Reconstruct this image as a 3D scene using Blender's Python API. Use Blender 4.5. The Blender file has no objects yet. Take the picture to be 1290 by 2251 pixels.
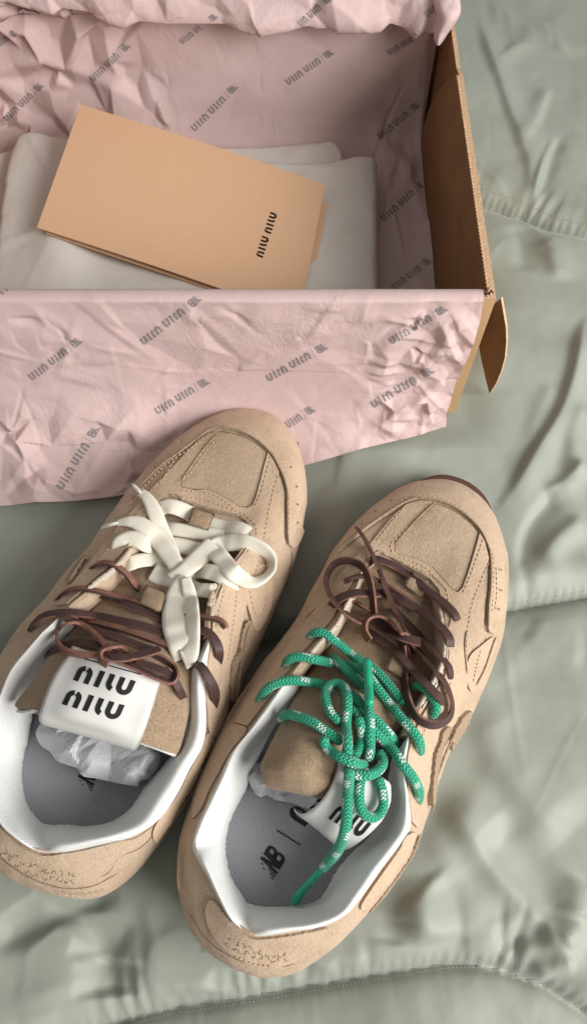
import bpy, math, random
import numpy as np
from mathutils import Vector, noise
from mathutils.bvhtree import BVHTree
from mathutils.geometry import delaunay_2d_cdt

# ------------------------------------------------------------------ camera, world, lamps
C = bpy.context.scene.collection
TILT = math.radians(25.0); CH = 0.44; FPX = 1626.0; CX, CY = 645.0, 1125.5
cam = bpy.data.cameras.new('camera'); cam.sensor_fit = 'VERTICAL'; cam.sensor_height = 24
cam.lens = 24 * FPX / 2251.0; cam.clip_start = 0.01; cam.clip_end = 50
camo = bpy.data.objects.new('camera', cam); camo.location = (0, 0, CH); camo.rotation_euler = (TILT, 0, 0)
C.objects.link(camo); bpy.context.scene.camera = camo

world = bpy.data.worlds.new('World'); bpy.context.scene.world = world; world.use_nodes = True
bg = world.node_tree.nodes['Background']; bg.inputs[0].default_value = (1.0, 0.99, 0.97, 1); bg.inputs[1].default_value = 0.32

def area(name, loc, target, sx, sy, energy, color):
    l = bpy.data.lights.new(name, 'AREA'); l.shape = 'RECTANGLE'; l.size = sx; l.size_y = sy; l.energy = energy; l.color = color
    o = bpy.data.objects.new(name, l); o.location = loc
    d = Vector(target) - Vector(loc); o.rotation_euler = d.to_track_quat('-Z', 'Y').to_euler(); C.objects.link(o); return o
area('window_light', (1.14, -0.46, 0.86), (0.0, 0.14, 0.0), 1.0, 0.9, 38.0, (1.0, 0.985, 0.965))
sc = bpy.context.scene
sc.view_settings.view_transform = 'Standard'; sc.view_settings.look = 'None'; sc.view_settings.exposure = 0.06; sc.view_settings.gamma = 1

# ------------------------------------------------------------------ pixel <-> world
ct, st = math.cos(TILT), math.sin(TILT)
CAM = Vector((0, 0, CH))
def ray(px, py):
    a = (px - CX) / FPX; b = -(py - CY) / FPX
    return Vector((a, b * ct + st, b * st - ct))
def P(px, py, z):
    r = ray(px, py); t = (z - CH) / r.z
    return CAM + r * t
def PY(px, py, Y):          # point of the sight line in the upright plane y = Y
    r = ray(px, py); return CAM + r * (Y / r.y)
def pix(p):
    h = CH - p[2]; d = h * ct + p[1] * st
    return (CX + FPX * p[0] / d, CY - FPX * (p[1] * ct - h * st) / d)
FLIP = {}
def hit(bvh, px, py):
    r = ray(px, py).normalized()
    h = bvh.ray_cast(CAM, r)
    if h[0] is None: return None, None
    n = h[1]; fl = FLIP.get(id(bvh))
    if fl and n.dot(r) * fl > 0: return None, None        # looking at the inside of the upper
    if n.dot(r) > 0: n = -n
    return h[0], n

# ------------------------------------------------------------------ object helpers
def tag(o, label=None, cat=None, group=None, kind=None):
    if label: o['label'] = label
    if cat: o['category'] = cat
    if group: o['group'] = group
    if kind: o['kind'] = kind
    return o
def empty(name, loc, label, cat, group=None):
    o = bpy.data.objects.new(name, None); o.location = loc; o.empty_display_size = .02; C.objects.link(o)
    return tag(o, label, cat, group)
def mesh_obj(name, verts, faces, mats, parent=None, smooth=True, mi=None, uvs=None, sharp=None):
    me = bpy.data.meshes.new(name); me.from_pydata([tuple(v) for v in verts], [], faces); me.update()
    if not isinstance(mats, (list, tuple)): mats = [mats]
    for m in mats: me.materials.append(m)
    if mi is not None: me.polygons.foreach_set('material_index', mi)
    if smooth: me.polygons.foreach_set('use_smooth', [True] * len(me.polygons))
    if uvs is not None:
        uvl = me.uv_layers.new(name='UVMap')
        li = np.zeros(len(me.loops), dtype=np.int32); me.loops.foreach_get('vertex_index', li)
        uvl.data.foreach_set('uv', np.asarray(uvs, dtype=np.float32)[li].ravel())
    if sharp: me.set_sharp_from_angle(angle=math.radians(sharp))
    me.update()
    o = bpy.data.objects.new(name, me); C.objects.link(o)
    if parent: 
        o.parent = parent; o.matrix_parent_inverse = parent_inv(parent)
    return o
def parent_inv(p):
    from mathutils import Matrix
    m = Matrix.Translation(p.location) if p.type == 'EMPTY' else Matrix.Identity(4)
    return m.inverted()
class MB:
    def __init__(s): s.v = []; s.f = []; s.mi = []; s.uv = []
    def add(s, v, f, m=0, uv=None):
        n = len(s.v); s.v += list(v); s.f += [tuple(i + n for i in q) for q in f]
        s.mi += (m if isinstance(m, list) else [m] * len(f)); s.uv += (uv if uv is not None else [(0, 0)] * len(v))
    def build(s, name, mats, parent=None, **k):
        return mesh_obj(name, s.v, s.f, mats, parent, mi=s.mi, uvs=s.uv, **k)
def grid_faces(nr, nc, closed=False):
    f = []
    for i in range(nr - 1):
        for j in range(nc if closed else nc - 1):
            k = (j + 1) % nc
            f.append((i * nc + j, i * nc + k, (i + 1) * nc + k, (i + 1) * nc + j))
    return f
def catmull(pts, n, closed=False):
    """pts (k,d) -> n samples, plus the station parameter of each sample"""
    p = np.asarray(pts, float); k = len(p)
    if closed: t = np.arange(n) / n * k
    else: t = np.linspace(0, k - 1, n)
    i = np.floor(t).astype(int)
    if not closed: i = np.minimum(i, k - 2)
    f = (t - i)[:, None]
    def g(j):
        return p[j % k] if closed else np.where((j < 0)[:, None], 2 * p[0] - p[1], np.where((j > k - 1)[:, None], 2 * p[-1] - p[-2], p[np.clip(j, 0, k - 1)]))
    a, b, c, d = g(i - 1), g(i), g(i + 1), g(i + 2)
    return .5 * (2 * b + (c - a) * f + (2 * a - 5 * b + 4 * c - d) * f ** 2 + (3 * b - 3 * c + d - a) * f ** 3), t
def densify(pts, step, closed=False):
    p = np.asarray(pts, float)
    n = max(8, int(sum(np.hypot(*(p[(i + 1) % len(p)][:2] - p[i][:2])) for i in range(len(p) if closed else len(p) - 1)) / step))
    q, _ = catmull(p, n * 3, closed)
    if closed: q = np.vstack([q, q[:1]])
    s = np.concatenate([[0], np.cumsum(np.linalg.norm(np.diff(q[:, :2], axis=0), axis=1))])
    u = np.linspace(0, s[-1], n + 1)
    r = np.stack([np.interp(u, s, q[:, i]) for i in range(q.shape[1])], 1)
    return r[:-1] if closed else r
def seg_dist(X, Y, line):
    """distance of points to a polyline, and arc position"""
    best = np.full(X.shape, 1e9); arc = np.zeros(X.shape); side = np.zeros(X.shape); s0 = 0
    for a, b in zip(line[:-1], line[1:]):
        ax, ay = a[0], a[1]; dx, dy = b[0] - ax, b[1] - ay; L = math.hypot(dx, dy) + 1e-12
        t = np.clip(((X - ax) * dx + (Y - ay) * dy) / L ** 2, 0, 1)
        d = np.hypot(X - ax - t * dx, Y - ay - t * dy)
        m = d < best; best = np.where(m, d, best); arc = np.where(m, s0 + t * L, arc)
        side = np.where(m, np.sign((X - ax) * dy - (Y - ay) * dx), side); s0 += L
    return best, arc, side
def inside(poly, x, y):
    c = False; j = len(poly) - 1
    for i in range(len(poly)):
        xi, yi = poly[i][0], poly[i][1]; xj, yj = poly[j][0], poly[j][1]
        if (yi > y) != (yj > y) and x < (xj - xi) * (y - yi) / (yj - yi) + xi: c = not c
        j = i
    return c
def fbm2(X, Y, sc_, seed=0., octv=3):
    out = np.zeros(X.shape); it = np.nditer([X, Y, out], op_flags=[['readonly'], ['readonly'], ['writeonly']])
    for a, b, o in it:
        o[...] = noise.fractal((float(a) * sc_, float(b) * sc_, seed), 1.0, 2.0, octv)
    return out
def tents(X, Y, rng, n, box, amp, width, length, ang=None, spread=3.15):
    """creased paper: sharp ridges with flat flanks"""
    H = np.zeros(X.shape)
    for _ in range(n):
        cx = rng.uniform(box[0], box[1]); cy = rng.uniform(box[2], box[3])
        th = rng.uniform(0, math.pi) if ang is None else ang + rng.uniform(-spread, spread)
        w = width * rng.uniform(.5, 1.7); l = length * rng.uniform(.5, 1.6); a = amp * rng.uniform(.3, 1.2) * rng.choice([-1, 1, 1])
        dx, dy = X - cx, Y - cy
        u = dx * math.cos(th) + dy * math.sin(th); v = -dx * math.sin(th) + dy * math.cos(th) + .25 * u * rng.uniform(-.5, .5)
        wl = rng.uniform(.6, 2.2) * w
        t = np.where(v > 0, 1 - v / w, 1 + v / wl)
        H += a * np.clip(t, 0, 1) * np.clip(1.3 - np.abs(u) / l, 0, 1)
    return H

def facets(X, Y, rng, n, box, amp, dens=None):
    """crumpled paper: flat facets meeting in sharp folds"""
    pts = []
    while len(pts) < n:
        p = (rng.uniform(box[0], box[1]), rng.uniform(box[2], box[3]))
        if dens is None or rng.random() < dens(*p): pts.append(p)
    mx_ = .2 * max(box[1] - box[0], box[3] - box[2]) if box[1] - box[0] > 5 else .02
    for a in np.linspace(box[0] - mx_, box[1] + mx_, 12): pts += [(a, box[2] - mx_), (a, box[3] + mx_)]
    for a in np.linspace(box[2] - .01, box[3] + .01, 6): pts += [(box[0] - mx_, a), (box[1] + mx_, a)]
    r = delaunay_2d_cdt([Vector(p) for p in pts], [], [], 0, 1e-6)
    v = [(p[0], p[1], rng.uniform(-1, 1) * amp + 1) for p in r[0]]; b = BVHTree.FromPolygons(v, [tuple(f) for f in r[2]])
    H = np.zeros(X.size); d = Vector((0, 0, -1))
    for i, (x, y) in enumerate(zip(X.ravel(), Y.ravel())):
        h = b.ray_cast(Vector((x, y, 3)), d); H[i] = h[0].z - 1 if h[0] is not None else 0
    return H.reshape(X.shape)

# ------------------------------------------------------------------ materials
def new_mat(name):
    m = bpy.data.materials.new(name); m.use_nodes = True
    nt = m.node_tree; b = nt.nodes['Principled BSDF']; return m, nt, b
def nd(nt, t, **k):
    n = nt.nodes.new(t)
    for a, v in k.items():
        if hasattr(n, a) and a not in ('inputs',): setattr(n, a, v)
    return n
def mixc(nt, fac, a, b, bt='MIX'):
    n = nt.nodes.new('ShaderNodeMix'); n.data_type = 'RGBA'; n.blend_type = bt
    for s, v in ((0, fac), (6, a), (7, b)):
        if hasattr(v, 'is_linked') or hasattr(v, 'links'): nt.links.new(v, n.inputs[s])
        else: n.inputs[s].default_value = v
    return n.outputs[2]
def noise_n(nt, scale, detail=3, rough=.6, vec=None, typ='ShaderNodeTexNoise', dist=0.):
    n = nt.nodes.new(typ); n.inputs['Scale'].default_value = scale
    if typ == 'ShaderNodeTexNoise':
        n.inputs['Detail'].default_value = detail; n.inputs['Roughness'].default_value = rough; n.inputs['Distortion'].default_value = dist
    if vec is not None: nt.links.new(vec, n.inputs['Vector'])
    return n
def ramp(nt, src, p0, c0, p1, c1):
    r = nt.nodes.new('ShaderNodeValToRGB'); r.color_ramp.elements[0].position = p0; r.color_ramp.elements[0].color = c0
    r.color_ramp.elements[1].position = p1; r.color_ramp.elements[1].color = c1; nt.links.new(src, r.inputs[0]); return r.outputs[0]
def bump(nt, h, strength, dist, prev=None):
    b = nt.nodes.new('ShaderNodeBump'); b.inputs['Strength'].default_value = strength; b.inputs['Distance'].default_value = dist
    nt.links.new(h, b.inputs['Height'])
    if prev is not None: nt.links.new(prev, b.inputs['Normal'])
    return b.outputs[0]
def objvec(nt):
    return nt.nodes.new('ShaderNodeTexCoord').outputs['Object']
def math_n(nt, op, a, b=None, c=None):
    n = nt.nodes.new('ShaderNodeMath'); n.operation = op
    for i, v in enumerate((a, b, c)):
        if v is None: continue
        if isinstance(v, (int, float)): n.inputs[i].default_value = v
        else: nt.links.new(v, n.inputs[i])
    return n.outputs[0]
def suede(name, col, dark, grain=1.0, nap=.5):
    m, nt, b = new_mat(name); v = objvec(nt)
    big = noise_n(nt, 34, 5, .62, v, dist=1.1); c1 = mixc(nt, ramp(nt, big.outputs[0], .42, (0, 0, 0, 1), .66, (1, 1, 1, 1)), col, dark)
    fine = noise_n(nt, 1050, 4, .75, v); c2 = mixc(nt, ramp(nt, fine.outputs[0], .35, (0, 0, 0, 1), .65, (.30, .30, .30, 1)), c1, tuple(x * .55 for x in dark[:3]) + (1,))
    blot = noise_n(nt, 620, 3, .7, v); c3 = mixc(nt, ramp(nt, blot.outputs[0], .42, (0, 0, 0, 1), .75, (nap, nap, nap, 1)), c2, tuple(min(1, x * 1.22) for x in col[:3]) + (1,))
    nt.links.new(c3, b.inputs['Base Color']); b.inputs['Roughness'].default_value = .95
    b.inputs['Specular IOR Level'].default_value = .15; b.inputs['Sheen Weight'].default_value = .25; b.inputs['Sheen Roughness'].default_value = .5
    b.inputs['Sheen Tint'].default_value = (1, .9, .78, 1)
    n1 = bump(nt, fine.outputs[0], .8 * grain, .0009); n2 = bump(nt, noise_n(nt, 420, 4, .65, v).outputs[0], .5 * grain, .0008, n1)
    n3 = bump(nt, big.outputs[0], .35, .003, n2); nt.links.new(n3, b.inputs['Normal']); return m
TAN = (.59, .438, .308, 1); TAN_D = (.475, .34, .228, 1)
M = {}
M['suede'] = suede('tan_suede', TAN, TAN_D)
M['suede_over'] = suede('tan_suede_overlay', (.605, .45, .317, 1), (.505, .365, .247, 1), .9)
M['suede_rough'] = suede('tan_suede_rough', (.55, .39, .255, 1), (.45, .315, .20, 1), 2.2, .7)
M['suede_edge'] = suede('raw_suede_edge', (.56, .41, .28, 1), (.44, .31, .205, 1), 2.2, .8)
M['suede_panel'] = suede('tan_suede_panel', (.60, .445, .31, 1), (.51, .37, .25, 1), 1.4, .6)
def simple(name, col, rough, spec=.5, bumps=(), var=None):
    m, nt, b = new_mat(name); v = objvec(nt)
    b.inputs['Roughness'].default_value = rough; b.inputs['Specular IOR Level'].default_value = spec
    if var:
        n = noise_n(nt, var[0], 4, .6, v); c = mixc(nt, ramp(nt, n.outputs[0], .35, (0, 0, 0, 1), .65, (1, 1, 1, 1)), col, var[1]); nt.links.new(c, b.inputs['Base Color'])
    else: b.inputs['Base Color'].default_value = col
    pv = None
    for (s, st_, d) in bumps: pv = bump(nt, noise_n(nt, s, 4, .6, v).outputs[0], st_, d, pv)
    if pv is not None: nt.links.new(pv, b.inputs['Normal'])
    return m
M['outsole'] = simple('brown_rubber', (.105, .048, .035, 1), .55, .4, ((500, .3, .0005),))
M['groove'] = simple('dark_gap', (.15, .095, .062, 1), .9, .2, ((600, .3, .0004),))
M['thread'] = simple('cream_thread', (.66, .49, .31, 1), .8, .3, ((3000, .3, .0002),), (900, (.45, .31, .18, 1)))
M['white_rubber'] = simple('white_label_rubber', (.66, .65, .615, 1), .55, .3, ((900, .06, .0002),))
M['ink'] = simple('black_print', (.012, .012, .012, 1), .6, .3, ((1500, .2, .0002),))
M['ink_tissue'] = simple('grey_tissue_print', (.19, .17, .175, 1), .85, .1, ((900, .2, .0002),), (1400, (.36, .30, .30, 1)))
M['ink_card'] = simple('dark_brown_print', (.022, .014, .010, 1), .8, .2, ((900, .1, .0002),))
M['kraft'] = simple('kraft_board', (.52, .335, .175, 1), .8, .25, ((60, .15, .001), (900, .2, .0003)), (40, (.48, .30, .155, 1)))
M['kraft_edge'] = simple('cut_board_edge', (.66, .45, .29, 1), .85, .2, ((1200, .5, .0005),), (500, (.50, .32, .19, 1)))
M['kraft_shaded'] = simple('kraft_board_inside_shaded', (.26, .135, .062, 1), .85, .2, ((60, .15, .001), (900, .25, .0003)), (30, (.23, .118, .053, 1)))  # same board as kraft, with the box's inner shade put into its colour
M['card'] = simple('peach_card', (.73, .455, .28, 1), .6, .3, ((900, .2, .0003),), (700, (.70, .43, .26, 1)))
M['card_edge'] = simple('card_edge', (.74, .52, .33, 1), .7, .3, ((700, .2, .0002),))
M['aglet_clear'] = simple('clear_aglet', (.62, .60, .56, 1), .25, .6, ((900, .1, .0002),))
M['aglet_green'] = simple('green_aglet', (.012, .30, .165, 1), .3, .5, ((900, .15, .0003),), (300, (.02, .36, .2, 1)))
def fabric(name, col, dark, weave=1600., wst=.35, rough=.85, big=0.3, sheen=.15):
    m, nt, b = new_mat(name); v = objvec(nt)
    n = noise_n(nt, 45, 4, .55, v); c = mixc(nt, ramp(nt, n.outputs[0], .35, (0, 0, 0, 1), .7, (1, 1, 1, 1)), col, dark)
    nt.links.new(c, b.inputs['Base Color']); b.inputs['Roughness'].default_value = rough; b.inputs['Specular IOR Level'].default_value = .25
    b.inputs['Sheen Weight'].default_value = sheen
    w1 = nt.nodes.new('ShaderNodeTexWave'); w1.inputs['Scale'].default_value = weave / 6.28; w1.bands_direction = 'X'; nt.links.new(v, w1.inputs['Vector'])
    w2 = nt.nodes.new('ShaderNodeTexWave'); w2.inputs['Scale'].default_value = weave / 6.28; w2.bands_direction = 'Y'; nt.links.new(v, w2.inputs['Vector'])
    s = math_n(nt, 'ADD', w1.outputs[1], w2.outputs[1])
    p = bump(nt, s, wst, .0004); p = bump(nt, noise_n(nt, 110, 4, .6, v, dist=.4).outputs[0], big, .0015, p); nt.links.new(p, b.inputs['Normal']); return m
M['lining'] = fabric('white_lining_knit', (.73, .725, .705, 1), (.70, .70, .68, 1), 1800., .16, .85, .12)
M['lining_edge'] = fabric('raw_lining_edge', (.66, .60, .50, 1), (.50, .38, .27, 1), 2600., .5, 1., 1.0, .0)
M['dust'] = fabric('off_white_cotton', (.72, .665, .60, 1), (.68, .625, .56, 1), 2600., .3, .95, .25, .05)
def duvet_mat():
    m, nt, b = new_mat('sage_duvet_fabric'); v = objvec(nt)
    n = noise_n(nt, 9, 3, .5, v); c = mixc(nt, ramp(nt, n.outputs[0], .35, (0, 0, 0, 1), .7, (1, 1, 1, 1)), (.312, .336, .283, 1), (.288, .308, .262, 1))
    nt.links.new(c, b.inputs['Base Color']); b.inputs['Roughness'].default_value = .58; b.inputs['Specular IOR Level'].default_value = .36
    b.inputs['Sheen Weight'].default_value = .25; b.inputs['Sheen Roughness'].default_value = .4
    p = bump(nt, noise_n(nt, 2600, 2, .6, v).outputs[0], .25, .0002)
    p = bump(nt, noise_n(nt, 28, 3, .5, v, dist=.5).outputs[0], .16, .004, p)
    p = bump(nt, noise_n(nt, 160, 3, .55, v, dist=.3).outputs[0], .10, .0010, p); nt.links.new(p, b.inputs['Normal']); return m
M['duvet'] = duvet_mat()
def tissue_mat():
    m, nt, b = new_mat('pink_tissue_paper'); v = objvec(nt)
    n = noise_n(nt, 30, 5, .6, v, dist=.8); c = mixc(nt, ramp(nt, n.outputs[0], .35, (0, 0, 0, 1), .68, (1, 1, 1, 1)), (.695, .515, .492, 1), (.65, .48, .452, 1))
    f = noise_n(nt, 900, 3, .7, v); c = mixc(nt, ramp(nt, f.outputs[0], .45, (0, 0, 0, 1), .7, (.18, .18, .18, 1)), c, (.78, .64, .62, 1))
    nt.links.new(c, b.inputs['Base Color']); b.inputs['Roughness'].default_value = .62; b.inputs['Specular IOR Level'].default_value = .3
    vo = nt.nodes.new('ShaderNodeTexVoronoi'); vo.feature = 'DISTANCE_TO_EDGE'; vo.inputs['Scale'].default_value = 55
    dv = noise_n(nt, 30, 3, .6, v); dm = mixc(nt, .14, v, dv.outputs[1], 'MIX'); nt.links.new(dm, vo.inputs['Vector'])
    e = ramp(nt, vo.outputs['Distance'], 0.0, (0, 0, 0, 1), .22, (1, 1, 1, 1))
    msk = noise_n(nt, 14, 2, .5, v); e2 = math_n(nt, 'MULTIPLY', e, ramp(nt, msk.outputs[0], .42, (0, 0, 0, 1), .68, (1, 1, 1, 1)))
    p = bump(nt, e2, .22, .0008); p = bump(nt, noise_n(nt, 60, 3, .5, v, dist=.5).outputs[0], .08, .003, p); p = bump(nt, f.outputs[0], .1, .0003, p)
    nt.links.new(p, b.inputs['Normal'])
    t = nt.nodes.new('ShaderNodeBsdfTranslucent'); t.inputs[0].default_value = (.62, .42, .39, 1); mx = nt.nodes.new('ShaderNodeMixShader'); mx.inputs[0].default_value = .14
    nt.links.new(b.outputs[0], mx.inputs[1]); nt.links.new(t.outputs[0], mx.inputs[2]); nt.links.new(mx.outputs[0], nt.nodes['Material Output'].inputs[0])
    return m
M['tissue'] = tissue_mat()
def stuffing_mat():
    m, nt, b = new_mat('translucent_white_tissue'); v = objvec(nt)
    b.inputs['Base Color'].default_value = (.60, .60, .62, 1); b.inputs['Roughness'].default_value = .65
    p = bump(nt, noise_n(nt, 90, 4, .6, v, dist=1).outputs[0], .4, .003); nt.links.new(p, b.inputs['Normal'])
    t = nt.nodes.new('ShaderNodeBsdfTransparent'); mx = nt.nodes.new('ShaderNodeMixShader'); mx.inputs[0].default_value = .22
    nt.links.new(b.outputs[0], mx.inputs[1]); nt.links.new(t.outputs[0], mx.inputs[2]); nt.links.new(mx.outputs[0], nt.nodes['Material Output'].inputs[0]); return m
M['stuffing'] = stuffing_mat()
def insole_mat():
    m, nt, b = new_mat('grey_insole_mesh'); tc = nt.nodes.new('ShaderNodeTexCoord'); mp = nt.nodes.new('ShaderNodeMapping')
    mp.inputs['Rotation'].default_value = (0, 0, math.radians(20)); nt.links.new(tc.outputs['Object'], mp.inputs[0]); v = mp.outputs[0]
    sx = nt.nodes.new('ShaderNodeSeparateXYZ'); nt.links.new(v, sx.inputs[0]); k = 2 * math.pi / .00185
    a = math_n(nt, 'SINE', math_n(nt, 'MULTIPLY', sx.outputs[0], k)); c = math_n(nt, 'SINE', math_n(nt, 'MULTIPLY', sx.outputs[1], k))
    h = math_n(nt, 'MULTIPLY', a, c); h2 = math_n(nt, 'MULTIPLY_ADD', h, .5, .5)
    n = noise_n(nt, 60, 3, .5, v); c0 = mixc(nt, h2, (.20, .203, .218, 1), (.36, .365, .39, 1)); c1 = mixc(nt, math_n(nt, 'MULTIPLY', n.outputs[0], .3), c0, (.22, .22, .24, 1))
    nt.links.new(c1, b.inputs['Base Color']); b.inputs['Roughness'].default_value = .9; b.inputs['Specular IOR Level'].default_value = .2
    nt.links.new(bump(nt, h2, .4, .0005), b.inputs['Normal']); return m
M['insole'] = insole_mat()
def lace_white():
    m, nt, b = new_mat('cream_flat_lace'); uv = nt.nodes.new('ShaderNodeTexCoord').outputs['UV']
    s = nt.nodes.new('ShaderNodeSeparateXYZ'); nt.links.new(uv, s.inputs[0])
    k = math_n(nt, 'SINE', math_n(nt, 'MULTIPLY', s.outputs[1], 2 * math.pi * 9)); tw = math_n(nt, 'ABSOLUTE', math_n(nt, 'SINE', math_n(nt, 'ADD', math_n(nt, 'MULTIPLY', s.outputs[0], 2600), math_n(nt, 'MULTIPLY', k, 1.3))))
    h = math_n(nt, 'MULTIPLY_ADD', k, .35, math_n(nt, 'MULTIPLY', tw, .5))
    n = noise_n(nt, 120, 3, .6, objvec(nt)); c = mixc(nt, n.outputs[0], (.84, .80, .68, 1), (.74, .69, .565, 1)); nt.links.new(c, b.inputs['Base Color'])
    b.inputs['Roughness'].default_value = .8; b.inputs['Sheen Weight'].default_value = .2; nt.links.new(bump(nt, h, .28, .0006), b.inputs['Normal']); return m
M['lace_white'] = lace_white()
def lace_green():
    m, nt, b = new_mat('green_rope_lace'); uv = nt.nodes.new('ShaderNodeTexCoord').outputs['UV']
    s = nt.nodes.new('ShaderNodeSeparateXYZ'); nt.links.new(uv, s.inputs[0]); u, w = s.outputs[0], s.outputs[1]
    tri = math_n(nt, 'ABSOLUTE', math_n(nt, 'SUBTRACT', math_n(nt, 'FRACT', math_n(nt, 'MULTIPLY', w, 7)), .5))
    h = math_n(nt, 'SINE', math_n(nt, 'MULTIPLY', math_n(nt, 'MULTIPLY_ADD', tri, 1.3, math_n(nt, 'MULTIPLY', u, 1 / .0016)), 2 * math.pi)); hh = math_n(nt, 'MULTIPLY_ADD', h, .5, .5)
    # white flecks: short runs of the pattern, two helical rows
    f1 = math_n(nt, 'FRACT', math_n(nt, 'MULTIPLY', u, 1 / .0140)); f2 = math_n(nt, 'FRACT', math_n(nt, 'ADD', math_n(nt, 'MULTIPLY', w, 2), math_n(nt, 'MULTIPLY', u, 22)))
    a1 = math_n(nt, 'LESS_THAN', math_n(nt, 'ABSOLUTE', math_n(nt, 'SUBTRACT', f1, .5)), .16); a2 = math_n(nt, 'LESS_THAN', math_n(nt, 'ABSOLUTE', math_n(nt, 'SUBTRACT', f2, .5)), .20)
    fl = math_n(nt, 'MULTIPLY', math_n(nt, 'MULTIPLY', a1, a2), math_n(nt, 'GREATER_THAN', hh, .15))
    g = mixc(nt, hh, (.010, .25, .135, 1), (.030, .50, .30, 1)); c = mixc(nt, fl, g, (.66, .78, .70, 1)); nt.links.new(c, b.inputs['Base Color'])
    b.inputs['Roughness'].default_value = .5; b.inputs['Specular IOR Level'].default_value = .4; b.inputs['Sheen Weight'].default_value = .15
    nt.links.new(bump(nt, hh, .9, .0007), b.inputs['Normal']); return m
M['lace_green'] = lace_green()
M['leather_face'] = simple('dark_brown_leather', (.052, .028, .027, 1), .55, .35, ((900, .25, .0003),), (120, (.075, .037, .032, 1)))
M['leather_edge'] = simple('red_brown_leather_edge', (.16, .078, .056, 1), .8, .2, ((1300, .5, .0004),), (220, (.25, .125, .09, 1)))
M['leather_edge_light'] = simple('pale_leather_edge', (.30, .15, .11, 1), .7, .3, ((1300, .5, .0004),), (220, (.20, .085, .06, 1)))

# ------------------------------------------------------------------ lettering (in units of letter height)
def stroke(cl, w=.3):
    """quad strip along a centre line"""
    cl = np.asarray(cl, float); t = np.gradient(cl, axis=0); t /= np.linalg.norm(t, axis=1)[:, None] + 1e-9
    n = np.stack([-t[:, 1], t[:, 0]], 1); k = 3
    v = []
    for i in range(len(cl)):
        for j in range(k + 1): v.append(tuple(cl[i] + n[i] * w * (j / k - .5)))
    return v, grid_faces(len(cl), k + 1)
def arc(cx, cy, r, a0, a1, n=9): return [(cx + r * math.cos(math.radians(a0 + (a1 - a0) * i / (n - 1))), cy + r * math.sin(math.radians(a0 + (a1 - a0) * i / (n - 1)))) for i in range(n)]
def lin(a, b, n=6): return [(a[0] + (b[0] - a[0]) * i / (n - 1), a[1] + (b[1] - a[1]) * i / (n - 1)) for i in range(n)]
WORD = [stroke(lin((.15, 0), (.15, .53), 5) + arc(.45, .55, .3, 178, 99)), stroke(lin((.75, 0), (.75, .53), 5) + arc(.45, .55, .3, 2, 76)),
        stroke(lin((1.35, 0), (1.35, 1), 7)),
        stroke(lin((1.95, 1), (1.95, .47), 5) + arc(2.25, .45, .3, 182, 262)),
        stroke(lin((2.55, 1), (2.55, .47), 5) + arc(2.85, .45, .3, 182, 358, 15) + lin((3.15, .47), (3.15, 1), 5))]
def xf(shapes, fn): return [([fn(x, y) for x, y in v], f) for v, f in shapes]
def turn_word(shapes): return xf(shapes, lambda x, y: (3.3 - x, 1 - y))     # the same word read the other way up
def emblem():
    """slanted joined N and B with speed stripes on the left; about 1.75 wide, 1 high"""
    s = []
    sl = lambda x, y: (x + .30 * y, y)
    for (x, y0, y1) in ((-.05, .0, .16), (.10, .0, .30), (.25, .0, .46)): s.append(stroke([sl(x, y) for y in np.linspace(y0, y1, 3)], .075))
    for (x, y0, y1) in ((.02, .58, .68), (.17, .76, .86)): s.append(stroke([sl(x, y) for y in np.linspace(y0, y1, 3)], .075))
    s.append(stroke([sl(.42, y) for y in np.linspace(0, 1, 6)], .17)); s.append(stroke([sl(.42 + .36 * t, 1 - t) for t in np.linspace(0, 1, 6)], .20)); s.append(stroke([sl(.80, y) for y in np.linspace(0, 1, 6)], .17))
    s.append(stroke([sl(.98, y) for y in np.linspace(0, 1, 6)], .17))
    s.append(stroke([sl(*q) for q in lin((.98, .91), (1.22, .91), 3) + arc(1.22, .72, .20, 88, -88, 8) + lin((1.22, .52), (.98, .52), 3)], .18))
    s.append(stroke([sl(*q) for q in lin((.98, .48), (1.26, .48), 3) + arc(1.26, .285, .20, 88, -88, 8) + lin((1.26, .09), (.98, .09), 3)], .18))
    return s
MIU = turn_word(WORD)
LINE = emblem() + [stroke(lin((2.25, -.1), (2.25, 1.1), 5), .05)] + xf(MIU, lambda x, y: (x + 2.85, y)) + xf(MIU, lambda x, y: (x + 6.75, y))
LINE_IN = emblem() + [stroke(lin((2.75, -.25), (2.75, 1.05), 5), .09)] + xf(MIU, lambda x, y: (x + 3.9, y))
LINE_BACK = xf(LINE, lambda x, y: (10.05 - x, y))                        # as seen through the back of the paper
def decal(mb, bvh, shapes, o, ux, uy, lift=.00025, m=0):
    cnt = 0
    """lay flat print on a surface: o = pixel of the origin, ux/uy = pixels of one unit"""
    for v, f in shapes:
        vv = []; ok = True
        for x, y in v:
            h, n = hit(bvh, o[0] + x * ux[0] + y * uy[0], o[1] + x * ux[1] + y * uy[1])
            if h is None: ok = False; break
            vv.append(h + n * lift)
        if not ok: continue
        if max((a - b).length for a, b in zip(vv[1:], vv[:-1])) > .02: continue
        mb.add(vv, f, m); cnt += 1
    return cnt

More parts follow.
